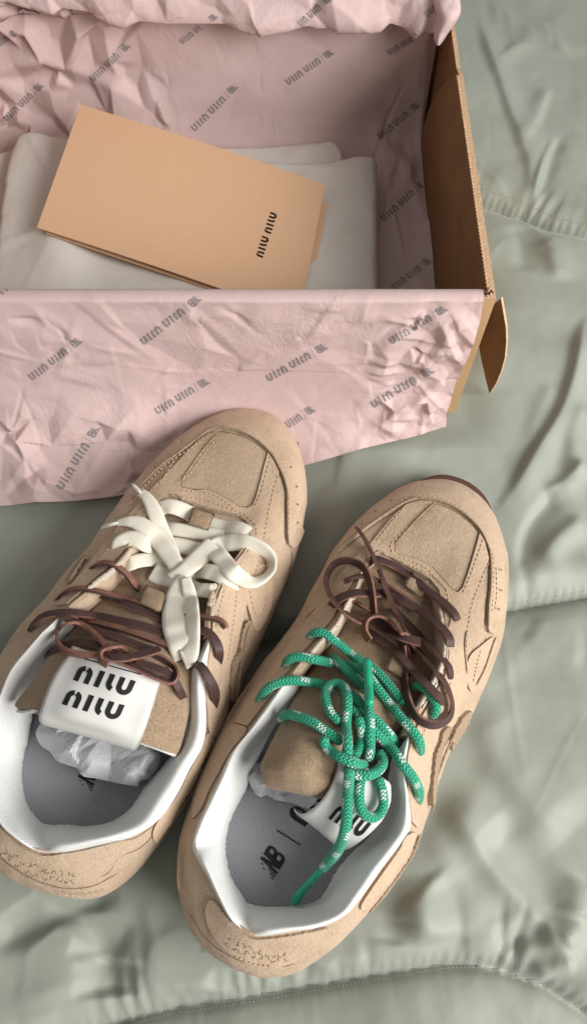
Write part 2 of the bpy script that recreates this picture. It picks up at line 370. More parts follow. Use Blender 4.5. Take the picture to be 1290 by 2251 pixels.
# ------------------------------------------------------------------ duvet
def duvet():
    xs = np.concatenate([np.linspace(-.75, -.26, 40), np.linspace(-.255, .255, 330), np.linspace(.26, .75, 40)])
    ys = np.concatenate([np.linspace(-.55, -.16, 34), np.linspace(-.155, .68, 520), np.linspace(.69, 1.2, 34)])
    X, Y = np.meshgrid(xs, ys)
    w = lambda pts: [tuple(P(a, b, 0)[:2]) for a, b in pts]
    Z = np.zeros(X.shape)
    seams = [w([(-300, 1450), (350, 1440), (700, 1385), (900, 1350), (1110, 1328), (1290, 1300), (1600, 1240)]),
             w([(-200, 2420), (120, 2310), (295, 2251), (388, 2228), (500, 2212), (640, 2188), (760, 2166), (880, 2145), (970, 2130), (1049, 2128), (1117, 2141), (1201, 2171), (1290, 2228), (1450, 2350)]),
             w([(900, 380), (1000, 400), (1078, 423), (1154, 450), (1217, 478), (1290, 499), (1500, 570)])]
    rng = random.Random(5)
    n1 = fbm2(X, Y, 7., 3., 3); n2 = fbm2(X, Y, 22., 9., 3)
    Z += n1 * .0075 + n2 * .0012
    for si, s in enumerate(seams):
        d, arc_, side = seg_dist(X, Y, s)
        Z += -.007 * np.exp(-(d / .007) ** 1.2) - .009 * np.exp(-(d / .05))
        # gathered folds running away from the seam
        ph = fbm2(arc_ * 1.0, side * 3, 30., si * 7., 2)
        g = np.sin(arc_ * 2 * math.pi / .021 + ph * 11) * np.clip(fbm2(arc_, side, 18., si * 3. + 1, 2) + .75, 0, 1.5)
        up_ = np.where(side < 0, 1., .10)
        Z += .0045 * np.exp(-((d - .016) / .012) ** 2) * (side < 0)
        Z += .0011 * up_ * g * np.exp(-((d - .010) / .018) ** 2)
        Z += .0007 * up_ * np.sin(arc_ * 2 * math.pi / .0055 + 6 * ph) * np.exp(-((d - .003) / .003) ** 2)
        Z -= .0035 * np.exp(-(d / .0022) ** 2)
    # folds: (points, height, width on the one side, width on the other)
    F = [([(1290, 700), (1273, 748), (1254, 844), (1230, 911), (1182, 988), (1134, 1071), (1100, 1120)], .0060, .0035, .010),
         ([(1240, 1060), (1200, 1110), (1168, 1160), (1150, 1250)], -.004, .004, .008),
         ([(1290, 1010), (1240, 1060), (1200, 1080)], .004, .004, .008), ([(1290, 1130), (1230, 1180), (1190, 1230)], .004, .005, .008),
         ([(1290, 880), (1262, 960), (1270, 1050)], .004, .006, .009),
         ([(1220, 840), (1190, 900), (1165, 980)], .002, .006, .012),
         ([(1030, 1550), (1080, 1630), (1117, 1690), (1176, 1775), (1240, 1850)], .008, .012, .022),
         ([(945, 1725), (1000, 1790), (1049, 1850), (1117, 1934), (1193, 2010), (1281, 2111)], .010, .008, .016),
         ([(1062, 1815), (1120, 1890), (1176, 1955), (1252, 2050)], -.009, .009, .014),
         ([(1290, 1940), (1265, 1985), (1262, 2020)], .004, .008, .012), 
         ([(1100, 2090), (1150, 2062), (1210, 2050)], -.005, .004, .005), ([(1180, 2150), (1230, 2130), (1265, 2120)], .005, .003, .005),
         ([(900, 1960), (935, 2010), (950, 2080)], .007, .010, .014), ([(960, 1930), (990, 2000), (1010, 2090)], -.003, .010, .016),
         ([(860, 2010), (855, 2080)], -.004, .010, .012), 
         ([(1051, 39), (1081, 136), (1115, 230), (1148, 314), (1166, 363), (1168, 435)], .0036, .004, .012),
         ([(1235, 293), (1215, 330), (1199, 378), (1184, 435)], -.005, .003, .006), ([(1222, 300), (1190, 370), (1172, 440)], .0035, .003, .007),
         ([(1148, 314), (1180, 250), (1205, 190)], .003, .004, .008), ([(1060, 0), (1130, 50), (1180, 75), (1260, 130)], .0035, .004, .010),
         ([(1290, 0), (1220, 45), (1180, 75), (1130, 110), (1090, 150)], .003, .005, .009), ([(1190, 520), (1210, 560), (1225, 620)], .0035, .006, .012),
         ([(1130, 480), (1150, 530), (1150, 600)], -.003, .008, .012),
         ([(-60, 2030), (0, 1988), (30, 1962), (70, 1938)], .005, .004, .007), ([(-40, 2090), (0, 2070), (77, 2040), (174, 1993), (260, 1965)], -.006, .005, .010),
         ([(150, 2020), (128, 2060), (112, 2130), (116, 2210)], .007, .012, .016), ([(190, 2010), (180, 2060), (170, 2120)], -.005, .008, .016),
         ([(330, 2040), (270, 2065), (225, 2090), (180, 2120)], -.004, .010, .014), ([(250, 2080), (300, 2110), (345, 2150), (400, 2200)], .004, .010, .015),
         ([(345, 2150), (385, 2105), (430, 2070)], .003, .006, .012), ([(420, 2100), (440, 2150), (445, 2200)], .004, .009, .012), ([(480, 2130), (470, 2180)], -.003, .006, .008),
         ([(240, 2110), (232, 2160), (230, 2200)], -.006, .010, .012), ([(700, 2140), (740, 2100), (800, 2070)], .003, .012, .015),
         ([(930, 1800), (985, 1880), (1035, 1960), (1070, 2030)], .003, .010, .016), ([(890, 1930), (905, 1990), (905, 2060)], .003, .008, .012),
         ([(1160, 1380), (1220, 1420), (1290, 1440)], .0025, .006, .014), ([(1240, 2080), (1262, 2060), (1285, 2062)], .0025, .003, .006), ([(60, 2080), (150, 2110), (220, 2170)], -.002, .012, .016),
         ([(740, 1060), (700, 1100), (660, 1160)], .002, .004, .01), ([(760, 970), (748, 1040), (735, 1090)], .0018, .003, .01)]
    for pts, amp, wa, wb in F:
        l = w(densify(pts, 12)[:, :2]); m = (X > -.3) & (X < .3) & (Y > -.2) & (Y < .75)
        d, a, side = seg_dist(X[m], Y[m], l); L = max(a.max(), 1e-6)
        ww = np.where(side > 0, wa, wb); fade = np.clip(np.minimum(a, L - a) / (.25 * L) + .15, 0, 1)
        Z[m] += (.9 if wb > .012 else 1.15) * amp * np.exp(-(d / (ww * 1.1)) ** 2) * fade * (3 - 2 * fade) * fade
    Z += tents(X, Y, rng, 60, (-.25, .28, -.16, .65), .0007, .010, .05) + tents(X, Y, rng, 90, (-.25, .28, -.16, .65), .00045, .0035, .03)
    # flattened where shoes and box bear down
    sh = np.zeros(X.shape)
    for cx, cy, rx, ry, an in SINK:
        u = (X - cx) * math.cos(an) + (Y - cy) * math.sin(an); v = -(X - cx) * math.sin(an) + (Y - cy) * math.cos(an)
        r = np.sqrt((u / rx) ** 2 + (v / ry) ** 2); sh = np.maximum(sh, np.clip((1.45 - r) / .45, 0, 1))
    bx = np.clip(1 - np.maximum(np.maximum(X - .118, -.27 - X), np.maximum(.277 - Y, Y - .565)) / .03, 0, 1); sh = np.maximum(sh, bx)
    sh = sh * sh * (3 - 2 * sh)
    Z = Z * (1 - sh) + sh * np.minimum(Z, -.004) 
    Z = np.where(sh > .98, np.minimum(Z, -.003), Z)
    v = np.stack([X.ravel(), Y.ravel(), Z.ravel()], 1)
    o = mesh_obj('duvet', v.tolist(), grid_faces(len(ys), len(xs)), M['duvet'])
    tag(o, 'sage green quilted duvet with stitched seams under the shoes and the box', None, None, 'structure')
    # seam stitching: short raised threads
    mb = MB(); bvh = BVHTree.FromPolygons([tuple(a) for a in v], grid_faces(len(ys), len(xs)))
    for s in seams:
        q = densify([pix((a[0], a[1], 0)) for a in s], 9)
        for a, b in zip(q[:-1], q[1:]):
            if not (-40 < a[0] < 1330 and -40 < a[1] < 2290): continue
            dx, dy = (b - a) * .62; h0, n0 = hit(bvh, a[0], a[1] - 1.5); h1, n1_ = hit(bvh, a[0] + dx, a[1] + dy - 1.5)
            if h0 is None or h1 is None: continue
            pebble(mb, h0 + Vector((0, 0, .0001)), h1 + Vector((0, 0, .0001)), .00028)
    st_ = mb.build('seam_stitching', simple('sage_thread', (.33, .35, .30, 1), .7, .3), o); tag(st_, kind='stuff')
def pebble(mb, a, b, r, m=0):
    """tiny tapered bar between two points"""
    t = (b - a)
    if t.length < 1e-6: return
    t.normalize(); s = t.cross(Vector((0, 0, 1)))
    if s.length < 1e-4: s = Vector((1, 0, 0))
    s.normalize(); u = s.cross(t); v = []
    for p, k in ((a, .45), (a.lerp(b, .25), 1), (a.lerp(b, .75), 1), (b, .45)):
        for i in range(4): an = i * math.pi / 2 + .78; v.append(p + (s * math.cos(an) + u * math.sin(an)) * r * k)
    f = [(0, 3, 2, 1), (12, 13, 14, 15)]
    for i in range(3):
        for j in range(4): f.append((i * 4 + j, i * 4 + (j + 1) % 4, i * 4 + 4 + (j + 1) % 4, i * 4 + 4 + j))
    mb.add(v, f, m)

# ------------------------------------------------------------------ plates
def plate(name, outline, ext, mats, parent, mi_edge=0, mi_front=0, subdiv=None):
    """outline: 3D loop; ext: thickness vector"""
    n = len(outline); v = [Vector(p) for p in outline] + [Vector(p) + Vector(ext) for p in outline]
    f = [tuple(range(n)), tuple(range(2 * n - 1, n - 1, -1))] + [(i, i + n, (i + 1) % n + n, (i + 1) % n) for i in range(n)]
    return mesh_obj(name, v, f, mats, parent, smooth=False, mi=[mi_front, mi_front] + [mi_edge] * n)

# box frame (metres)
BX0, BX1, BY0, BY1, BH = -.262, .113, .2825, .560, .116
def box():
    root = empty('shoe_box', (BX0 / 2 + BX1 / 2, (BY0 + BY1) / 2, 0), 'open tan cardboard shoe box lined with pink printed tissue', 'box')
    T = .0028; m3 = [M['kraft'], M['kraft_edge'], M['kraft_shaded']]
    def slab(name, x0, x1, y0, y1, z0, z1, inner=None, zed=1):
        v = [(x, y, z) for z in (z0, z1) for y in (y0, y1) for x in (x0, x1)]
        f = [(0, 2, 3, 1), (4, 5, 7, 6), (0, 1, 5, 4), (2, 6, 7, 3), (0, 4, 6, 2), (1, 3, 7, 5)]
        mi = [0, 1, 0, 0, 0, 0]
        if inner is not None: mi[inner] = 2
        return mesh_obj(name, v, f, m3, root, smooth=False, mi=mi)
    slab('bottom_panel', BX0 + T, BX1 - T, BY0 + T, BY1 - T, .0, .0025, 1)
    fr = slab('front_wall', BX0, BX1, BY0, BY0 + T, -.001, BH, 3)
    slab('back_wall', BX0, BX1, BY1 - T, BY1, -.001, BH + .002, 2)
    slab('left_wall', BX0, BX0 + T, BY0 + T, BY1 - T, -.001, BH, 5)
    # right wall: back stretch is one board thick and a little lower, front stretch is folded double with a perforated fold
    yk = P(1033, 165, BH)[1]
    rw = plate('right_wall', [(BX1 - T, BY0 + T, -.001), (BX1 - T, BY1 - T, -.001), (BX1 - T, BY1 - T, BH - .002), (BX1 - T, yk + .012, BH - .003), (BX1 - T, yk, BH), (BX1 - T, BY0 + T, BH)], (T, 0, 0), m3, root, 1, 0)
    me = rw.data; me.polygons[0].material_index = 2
    # folded-in side flap with a round back corner, toothed along the fold
    x = BX1 - T - .0003
    pr = [(x, BY0 + .005, BH + .001)]
    n = 66
    for i in range(n):
        y = BY0 + .006 + (yk - BY0 - .008) * i / n
        pr += [(x, y, BH + .0016), (x, y + .0011, BH + .0016), (x, y + .0016, BH + .0004), (x, y + .0026, BH + .0004)]
    yb = P(945, 330, .012)[1] + .004
    q0 = np.array((yk, BH)); q3 = np.array((yb, .012)); q1 = np.array((yk + .03, .088)); q2 = np.array((yb + .004, .045))
    for t in np.linspace(0, 1, 18): q = (1 - t) ** 3 * q0 + 3 * t * (1 - t) ** 2 * q1 + 3 * t * t * (1 - t) * q2 + t ** 3 * q3; pr.append((x - .004 * math.sin(t * 2.4), q[0], q[1]))
    pr += [(x - .001, yb - .004, .004), (x - .001, BY0 + .005, .004)]
    fl = plate('side_flap', pr, (-.0016, 0, 0), [M['kraft_shaded'], M['kraft_edge']], root, 1, 0)
    # torn corner scraps
    mb = MB(); rg = random.Random(3)
    for k in range(9):
        a = Vector((BX1 - .001 - rg.uniform(0, .007), BY0 + rg.uniform(.000, .004), BH + rg.uniform(0, .0015))); b = a + Vector((rg.uniform(-.004, .003), rg.uniform(-.002, .003), rg.uniform(.0, .002)))
        pebble(mb, a, b, .0005, k % 2)
    tag(mb.build('torn_corner', [M['kraft_edge'], M['groove']], root), kind='stuff')
    # outer flap hanging off the front right corner, curved outer edge, seen from its inner side, shade painted into the board colour
    Yf = BY0 + .0045; L = [(1100, 655), (1106, 690), (1111, 720), (1112, 750), (1109, 785), (1101, 815), (1090, 842), (1075, 866), (1066, 830), (1056, 785), (1046, 730), (1060, 690)]
    A0 = Vector((BX1 + .0005, BY0 + .004, BH)); nn = Vector((-.80, -.55, -.22)).normalized(); pts = []
    for a, b in L:
        r_ = ray(a, b); t = (A0 - CAM).dot(nn) / r_.dot(nn); pts.append(CAM + r_ * t)

    plate('corner_flap', pts, (.0012, .0008, 0), [M['kraft_shaded'], M['kraft_edge']], root, 1, 0)
    return root

# ------------------------------------------------------------------ tissue paper
def tissue():
    root = empty('tissue_paper', (0, .28, 0), 'pink printed tissue paper lining the box and draped over its front', 'tissue paper')
    rng = random.Random(11)
    # front drape: columns along the box, rows from inside over the rim and down onto the duvet
    nc, nr = 420, 190
    xt = np.array([P(-500, 645, BH)[0], P(-200, 645, BH)[0], P(0, 643, BH + .002)[0], P(300, 643, BH)[0], P(600, 643, BH)[0], P(900, 648, BH)[0], P(1062, 650, BH + .002)[0]])
    # lower hem traced on the duvet, and the free right edge of the sheet
    hem = [(-600, 1120, .004), (-250, 1118, .004), (0, 1111, .005), (110, 1105, .005), (240, 1092, .004), (330, 1075, .004), (480, 1052, .002), (600, 1035, .002), (680, 1020, .004), (800, 985, .007), (900, 962, .008), (980, 938, .012)]
    hw = np.array([list(P(*h)) for h in hem])
    u = np.linspace(0, 1, nc)
    topx = np.interp(u, [0, .12, .27, .47, .66, .87, 1], xt)
    hs = np.interp(topx, [hw[0, 0], hw[-1, 0] * 1.0], [0, 1])
    # pair top x with hem point: near the right the hem runs in under the rim
    hx = topx.copy(); k = u > .55; hx[k] = topx[k] - (u[k] - .55) ** 1.6 / (.45 ** 1.6) * (topx[-1] - hw[-1, 0])
    hy = np.interp(hx, hw[:, 0], hw[:, 1]); hz = np.interp(hx, hw[:, 0], hw[:, 2])
    edge = np.array([(1064, 650), (1062, 668), (1056, 700), (1040, 735), (1030, 770), (1022, 795), (1012, 815), (1000, 850), (990, 885), (981, 906), (980, 938)], float)
    V = np.zeros((nr, nc, 3)); s = np.linspace(0, 1, nr)
    X2 = np.zeros((nr, nc)); S2 = np.zeros((nr, nc))
    for j in range(nc):
        x0 = topx[j]; bl = math.exp(-((x0 + .03) / .055) ** 2)     # pushed back behind the toe of the shoe
        lft = min(1, max(0, (-x0 - .08) / .07))
        yb = hy[j]
        A = np.array((x0, BY0 - .0035, BH + .0005)); 
        B1 = np.array((x0, BY0 - .006 - .010 * lft, BH * .55)); B2 = np.array((x0 * .5 + hx[j] * .5, BY0 - .004 * bl - (.012 + .012 * lft) * (1 - bl), .006 + .012 * (1 - bl)))
        D = np.array((hx[j], yb, hz[j]))
        nin = int(nr * .16)
        # inside the box and over the rim
        for i in range(nin):
            t = i / nin
            if t < .55: y, z = BY0 + .006, BH - .07 * (1 - t / .55)
            else:
                a = (t - .55) / .45 * math.pi; y, z = BY0 + .0012 + .0048 * math.cos(a), BH + .0006 + .0024 * math.sin(a)
            V[i, j] = (x0, y, z)
        A = np.array((x0, BY0 - .0036, BH + .0006))
        t = np.linspace(0, 1, nr - nin)[:, None]
        V[nin:, j] = (1 - t) ** 3 * A + 3 * t * (1 - t) ** 2 * B1 + 3 * t * t * (1 - t) * B2 + t ** 3 * D
    # free right edge: pull the last columns onto the traced edge
    nin = int(nr * .16); arcS = np.linspace(0, 1, nr - nin)
    for i in range(nin, nr):
        tgt = V[i, -1].copy(); py = pix(tgt)[1]
        ex = np.interp(py, edge[:, 1], edge[:, 0]); q = PY(ex, py, tgt[1]); dx = q.x - tgt[0]
        wgt = np.clip((u - .6) / .4, 0, 1) ** 1.5; V[i, :, 0] += dx * wgt
    # creases along the sheet normal
    du = np.gradient(V, axis=1); dv = np.gradient(V, axis=0); N = np.cross(dv, du); N /= np.linalg.norm(N, axis=2)[:, :, None] + 1e-12
    arcl = np.concatenate([np.zeros((1, nc)), np.cumsum(np.linalg.norm(np.diff(V, axis=0), axis=2), axis=0)]); X2 = V[:, :, 0]; S2 = arcl
    smax = float(arcl.max())
    bx_ = (-.30, .125, .07, smax)
    H = facets(X2, S2, rng, 130, bx_, .0013) + facets(X2, S2, rng, 700, bx_, .00045)
    H += facets(X2, S2, rng, 210, (.02, .125, .07, smax), .0030) * np.clip((X2 - .035) / .03, 0, 1)
    H += facets(X2, S2, rng, 130, (-.28, -.05, .13, smax), .0065) * np.clip((-.075 - X2) / .03, 0, 1) * np.clip((S2 - .15) / .03, 0, 1)
    H += facets(X2, S2, rng, 160, (-.28, .11, smax - .05, smax), .0024) * np.clip((S2 - smax + .05) / .02, 0, 1)
    H += tents(X2, S2, rng, 40, (.03, .115, .085, smax), .0022, .004, .016) + tents(X2, S2, rng, 40, (-.26, .03, .085, smax), .0010, .003, .02)
    H += tents(X2, S2, rng, 24, (-.28, .10, .085, .105), .0018, .005, .012)
    fall = np.clip((S2 - .075) / .02, 0.05, 1)
    H = H * fall; H = np.maximum(H, -.0015)
    toe = np.exp(-((X2 + .02) / .05) ** 2) * (S2 > smax * .62); H = H * (1 - .75 * toe)
    V = V + N * H[:, :, None]
    V[:, :, 2] = np.maximum(V[:, :, 2], .0012)
    f = grid_faces(nr, nc); front = mesh_obj('front_drape', V.reshape(-1, 3).tolist(), f, M['tissue'], root)
    bvh = BVHTree.FromPolygons([tuple(a) for a in V.reshape(-1, 3)], f)
    mb = MB()
    # each printed line: lower-left pixel, upper-right pixel, letter height in pixels
    prints = [((318, 760), (445, 660), 24), ((73, 838), (183, 752), 24), ((348, 912), (462, 842), 23), ((592, 840), (722, 766), 23), ((140, 1078), (222, 942), 26),
              ((862, 758), (985, 682), 22), ((822, 898), (955, 818), 24), ((598, 968), (694, 903), 24), ((-60, 700), (20, 640), 22)]
    for a, b, h in prints:
        L = 10.05; ux = ((b[0] - a[0]) / L, (b[1] - a[1]) / L); n = math.hypot(*ux); h *= .74; uy = (ux[1] / n * h, -ux[0] / n * h)
        uy = (-abs(uy[0]) , -abs(uy[1]))
        mb = MB()
        if decal(mb, bvh, LINE_BACK, (a[0], a[1]), ux, uy, .0003) > 5: tag(mb.build('print', M['ink_tissue'], front), kind='stuff')
    # lining: floor, back wall, rolled fold along the back rim
    nc = 400
    prof = [(.292, .0045), (.36, .0045), (.44, .0045), (.50, .005), (.535, .009), (.5475, .022), (.5515, .045), (.5525, .075), (.5515, .100), (.5480, .110),
            (.5400, .1115), (.5305, .1105), (.5270, .1135), (.5280, .121), (.5340, .130), (.5460, .137), (.5600, .136), (.5680, .124), (.5700, .10), (.5710, .06)]
    pp, _ = catmull(np.array(prof), 230); nr = len(pp)
    arcv = np.concatenate([[0], np.cumsum(np.linalg.norm(np.diff(pp, axis=0), axis=1))])
    rb = [(640, 968), (560, 962), (500, 958), (430, 950), (380, 948), (335, 950), (305, 952), (292, 945), (285, 932), (268, 930), (245, 938), (220, 947), (160, 965), (100, 980), (60, 992), (20, 985), (-80, 960), (-400, 960)]
    rb = np.array(rb[::-1], float)
    V = np.zeros((nr, nc, 3)); u = np.linspace(0, 1, nc)
    for i in range(nr):
        y, z = pp[i]; py = pix((0.1, y, z))[1]; rx = np.interp(py, rb[:, 0], rb[:, 1]); xr = PY(rx, py, y).x
        if i > nr * .8: xr = .1
        xr = min(xr, BX1 - .0062)
        V[i, :, 0] = -.255 + (xr + .255) * u; V[i, :, 1] = y; V[i, :, 2] = z
    # left part of the fold is higher and further back
    L = np.clip((-.09 - V[:, :, 0]) / .12, 0, 1); lip = ((arcv > .355) & (arcv < .43))[:, None]
    V[:, :, 2] += lip * L * .012; V[:, :, 1] += lip * L * .010
    du = np.gradient(V, axis=1); dv = np.gradient(V, axis=0); N = np.cross(du, dv); N /= np.linalg.norm(N, axis=2)[:, :, None] + 1e-12
    X2 = V[:, :, 0]; S2 = np.repeat(arcv[:, None], nc, 1)
    H = facets(X2, S2, rng, 130, (-.26, .11, 0, .45), .0012) + facets(X2, S2, rng, 500, (-.26, .11, .2, .45), .0004)
    H += facets(X2, S2, rng, 150, (-.26, -.08, .22, .37), .0075) * np.clip((-.095 - X2) / .03, 0, 1) * np.clip((S2 - .23) / .02, 0, 1)
    H += (facets(X2, S2, rng, 110, (-.26, .11, .33, .45), .0055) + facets(X2, S2, rng, 420, (-.26, .11, .33, .45), .0012)) * np.clip((S2 - .345) / .012, 0, 1)
    H += tents(X2, S2, rng, 40, (.07, .11, .03, .37), .0030, .006, .03, math.pi / 2, .35)
    H *= np.clip((.44 - S2) / .02, 0, 1) * np.clip(S2 / .05, .1, 1)
    H = np.clip(H, -.0035, .009); H = np.where(S2 < .26, np.clip(H, -.001, .005), H)
    V = V + N * H[:, :, None]
    V[:, :, 0] = np.minimum(V[:, :, 0], BX1 - .0062)
    f = grid_faces(nr, nc); back = mesh_obj('box_lining', V.reshape(-1, 3).tolist(), f, M['tissue'], root)
    bvh = BVHTree.FromPolygons([tuple(a) for a in V.reshape(-1, 3)], f); mb = MB()
    prints = [((208, 180), (288, 102), 20), ((18, 268), (98, 190), 20), ((430, 290), (525, 192), 20), ((402, 98), (480, 38), 18), ((635, 188), (735, 118), 20), ((856, 122), (930, 78), 18),
              ((838, 308), (925, 232), 20), ((845, 488), (940, 402), 20), ((868, 640), (950, 575), 20), ((655, 68), (730, 0), 22), ((-20, 120), (40, 75), 20), ((940, 40), (1010, -20), 20)]
    for a, b, h in prints:
        L_ = 10.05; ux = ((b[0] - a[0]) / L_, (b[1] - a[1]) / L_); n = math.hypot(*ux); h *= .78; uy = (-abs(ux[1]) / n * h, -abs(ux[0]) / n * h)
        mb = MB()
        if decal(mb, bvh, LINE_BACK, a, ux, uy, .0003) > 5: tag(mb.build('print', M['ink_tissue'], back), kind='stuff')
    # loose end of the rolled fold, standing up by the right wall
    nn, mm = 40, 60; V = np.zeros((nn, mm, 3)); rg = random.Random(4)
    cl, _ = catmull(np.array([(972, -40, .135), (980, 10, .132), (985, 45, .126), (968, 78, .116), (962, 100, .110)], float), nn)
    wd = np.interp(np.linspace(0, 1, nn), [0, .3, .6, .85, 1], [36, 34, 26, 14, 5])
    for i in range(nn):
        for j in range(mm):
            a = j / (mm - 1) * math.pi; V[i, j] = P(cl[i, 0] + wd[i] * -math.cos(a) * .8, cl[i, 1], cl[i, 2] + .006 * math.sin(a) - .003)
    V[:, :, 2] += tents(V[:, :, 0], V[:, :, 1], rg, 22, (.07, .125, .5, .60), .0035, .006, .012)
    mesh_obj('loose_end', V.reshape(-1, 3).tolist(), grid_faces(nn, mm), M['tissue'], root)
    return root

# ------------------------------------------------------------------ dust bag and card
def soft_slab(name, outline_px, z0, z1, mats, parent=None, seed=1, amp=.0012, rim=9, hump=None):
    """folded cloth: rounded edges, gentle creases"""
    o2 = densify(outline_px, 9, True); poly = [tuple(P(a, b, z1)[:2]) for a, b in o2[:, :2]]
    xs = np.array([p[0] for p in poly]); ys = np.array([p[1] for p in poly]); g = .0024
    pts = list(poly); edges = [(i, (i + 1) % len(poly)) for i in range(len(poly))]
    for x in np.arange(xs.min(), xs.max(), g):
        for y in np.arange(ys.min(), ys.max(), g):
            if inside(poly, x, y): pts.append((x, y))
    A = np.array(pts); cl = poly + [poly[0]]; d, _, _ = seg_dist(A[:, 0], A[:, 1], cl)
    keep = [i for i in range(len(pts)) if i < len(poly) or d[i] > .0018]; pts = [pts[i] for i in keep]; d = d[keep]; A = A[keep]
    r = delaunay_2d_cdt([Vector(p) for p in pts], edges, [list(range(len(poly)))], 1, 1e-7)
    vs, fs = r[0], r[2]; A = np.array([tuple(v) for v in vs]); d, _, _ = seg_dist(A[:, 0], A[:, 1], cl)
    R = z1 - z0; rr = min(.0045, R); k = np.clip(d / rr, 0, 1); Z = z1 - R * .6 * (1 - np.sqrt(np.clip(1 - (1 - k) ** 2, 0, 1)))
    rg = random.Random(seed); Z += (tents(A[:, 0], A[:, 1], rg, 26, (xs.min(), xs.max(), ys.min(), ys.max()), amp, .020, .05) + tents(A[:, 0], A[:, 1], rg, 24, (xs.min(), xs.max(), ys.min(), ys.max()), amp * .7, .004, .05)) * np.clip(d / .01, 0, 1)
    if hump is not None: Z += hump(A[:, 0], A[:, 1])
    nb = len(poly); v = [(a, b, z) for (a, b), z in zip(A, Z)]; n0 = len(v)
    v += [(v[i][0], v[i][1], z0) for i in range(nb)]
    f = [tuple(q) for q in fs] + [(i, (i + 1) % nb, n0 + (i + 1) % nb, n0 + i) for i in range(nb)]
    return mesh_obj(name, v, f, mats, parent), BVHTree.FromPolygons(v, f)
def dustbag_and_card():
    root = empty('dust_bag', tuple(P(400, 500, .004)), 'folded off-white cloth dust bag lying in the box under the card', 'dust bag')
    hump = lambda X, Y: .012 * np.exp(-((X + .170) / .022) ** 2 - ((Y - .44) / .07) ** 2) 
    soft_slab('lower_fold', [(150, 300), (300, 318), (480, 318), (600, 316), (690, 309), (736, 307), (760, 352), (770, 500), (775, 760), (300, 800), (-250, 800), (-300, 420), (0, 330)], .006, .020, M['dust'], root, 3, .0009)
    o, bvh = soft_slab('upper_fold', [(-15, 560), (0, 430), (12, 360), (30, 305), (50, 290), (85, 288), (130, 300), (200, 318), (400, 345), (560, 350), (700, 352), (745, 346), (790, 338), (824, 343), (830, 365), (830, 500), (832, 640), (834, 760), (400, 790), (-40, 790)], .021, .030, M['dust'], root, 8, .0015, hump=hump)
    # tiny pleat line near the right corner and the hem of the bag
    # card: folded in two, front leaf and back leaf
    c = empty('card', tuple(P(400, 440, .045)), 'peach folded card with dark brand lettering lying on the white cloth', 'card')
    c['label'] = 'peach folded card with small dark lettering lying on the white cloth'
    zs = {'a': .056, 'b': .040, 'c': .040, 'd': .046}
    A_ = P(178, 230, zs['a']); B_ = P(715, 405, zs['b']); D_ = P(82, 500, zs['d'])
    # opposite corner by completing the sheet
    C_ = B_ + (D_ - A_); n = (B_ - A_).cross(D_ - A_).normalized(); n = n if n.z > 0 else -n
    def leaf(name, A, B, C2, D, bend, th, seed):
        k1, k2 = 26, 14; v = []; 
        for i in range(k1 + 1):
            for j in range(k2 + 1):
                s, t = i / k1, j / k2; p = A.lerp(B, s).lerp(D.lerp(C2, s), t) + n * bend * math.sin(math.pi * s); v.append(p)
        nv = len(v); f = grid_faces(k1 + 1, k2 + 1); v2 = [p - n * th for p in v]
        b = [i * (k2 + 1) for i in range(k1 + 1)] + [k1 * (k2 + 1) + j for j in range(1, k2 + 1)] + [i * (k2 + 1) + k2 for i in range(k1 - 1, -1, -1)] + [j for j in range(k2 - 1, 0, -1)]
        ff = list(f) + [tuple(q + nv for q in reversed(x)) for x in f] + [(b[i], b[(i + 1) % len(b)], b[(i + 1) % len(b)] + nv, b[i] + nv) for i in range(len(b))]
        return mesh_obj(name, v + v2, ff, [M['card'], M['card_edge']], c, smooth=False, mi=[0] * (2 * len(f)) + [1] * len(b)), BVHTree.FromPolygons(v, f)
    lo, bv = leaf('front_leaf', A_, B_, C_, D_, .0018, .0007, 1)
    d2 = (D_ - A_).normalized(); l2 = (B_ - A_).normalized()
    dz = n * -.0035
    leaf('back_leaf', A_ + dz + l2 * .006 + d2 * .004, B_ + dz * 1.6 + d2 * .012 + l2 * .004, C_ + dz + l2 * .005, D_ + dz + l2 * .006, .0, .0007, 2)
    mb = MB()
    # word runs up the card's short side
    o = (578, 569); ux = ((592.5 - 562.5) / 7.0 * 1.0, 0); 
    a0, a1 = (577.5, 567.5), (610, 472)      # foot line of the letters, bottom to top
    L = 7.2; ux = ((a1[0] - a0[0]) / L, (a1[1] - a0[1]) / L); uy = (-15.5, -5.5)
    for off in (0, 3.95): decal(mb, bv, WORD, (a0[0] + ux[0] * off, a0[1] + ux[1] * off), ux, uy, .0002)
    mb.build('print', M['ink_card'], lo)

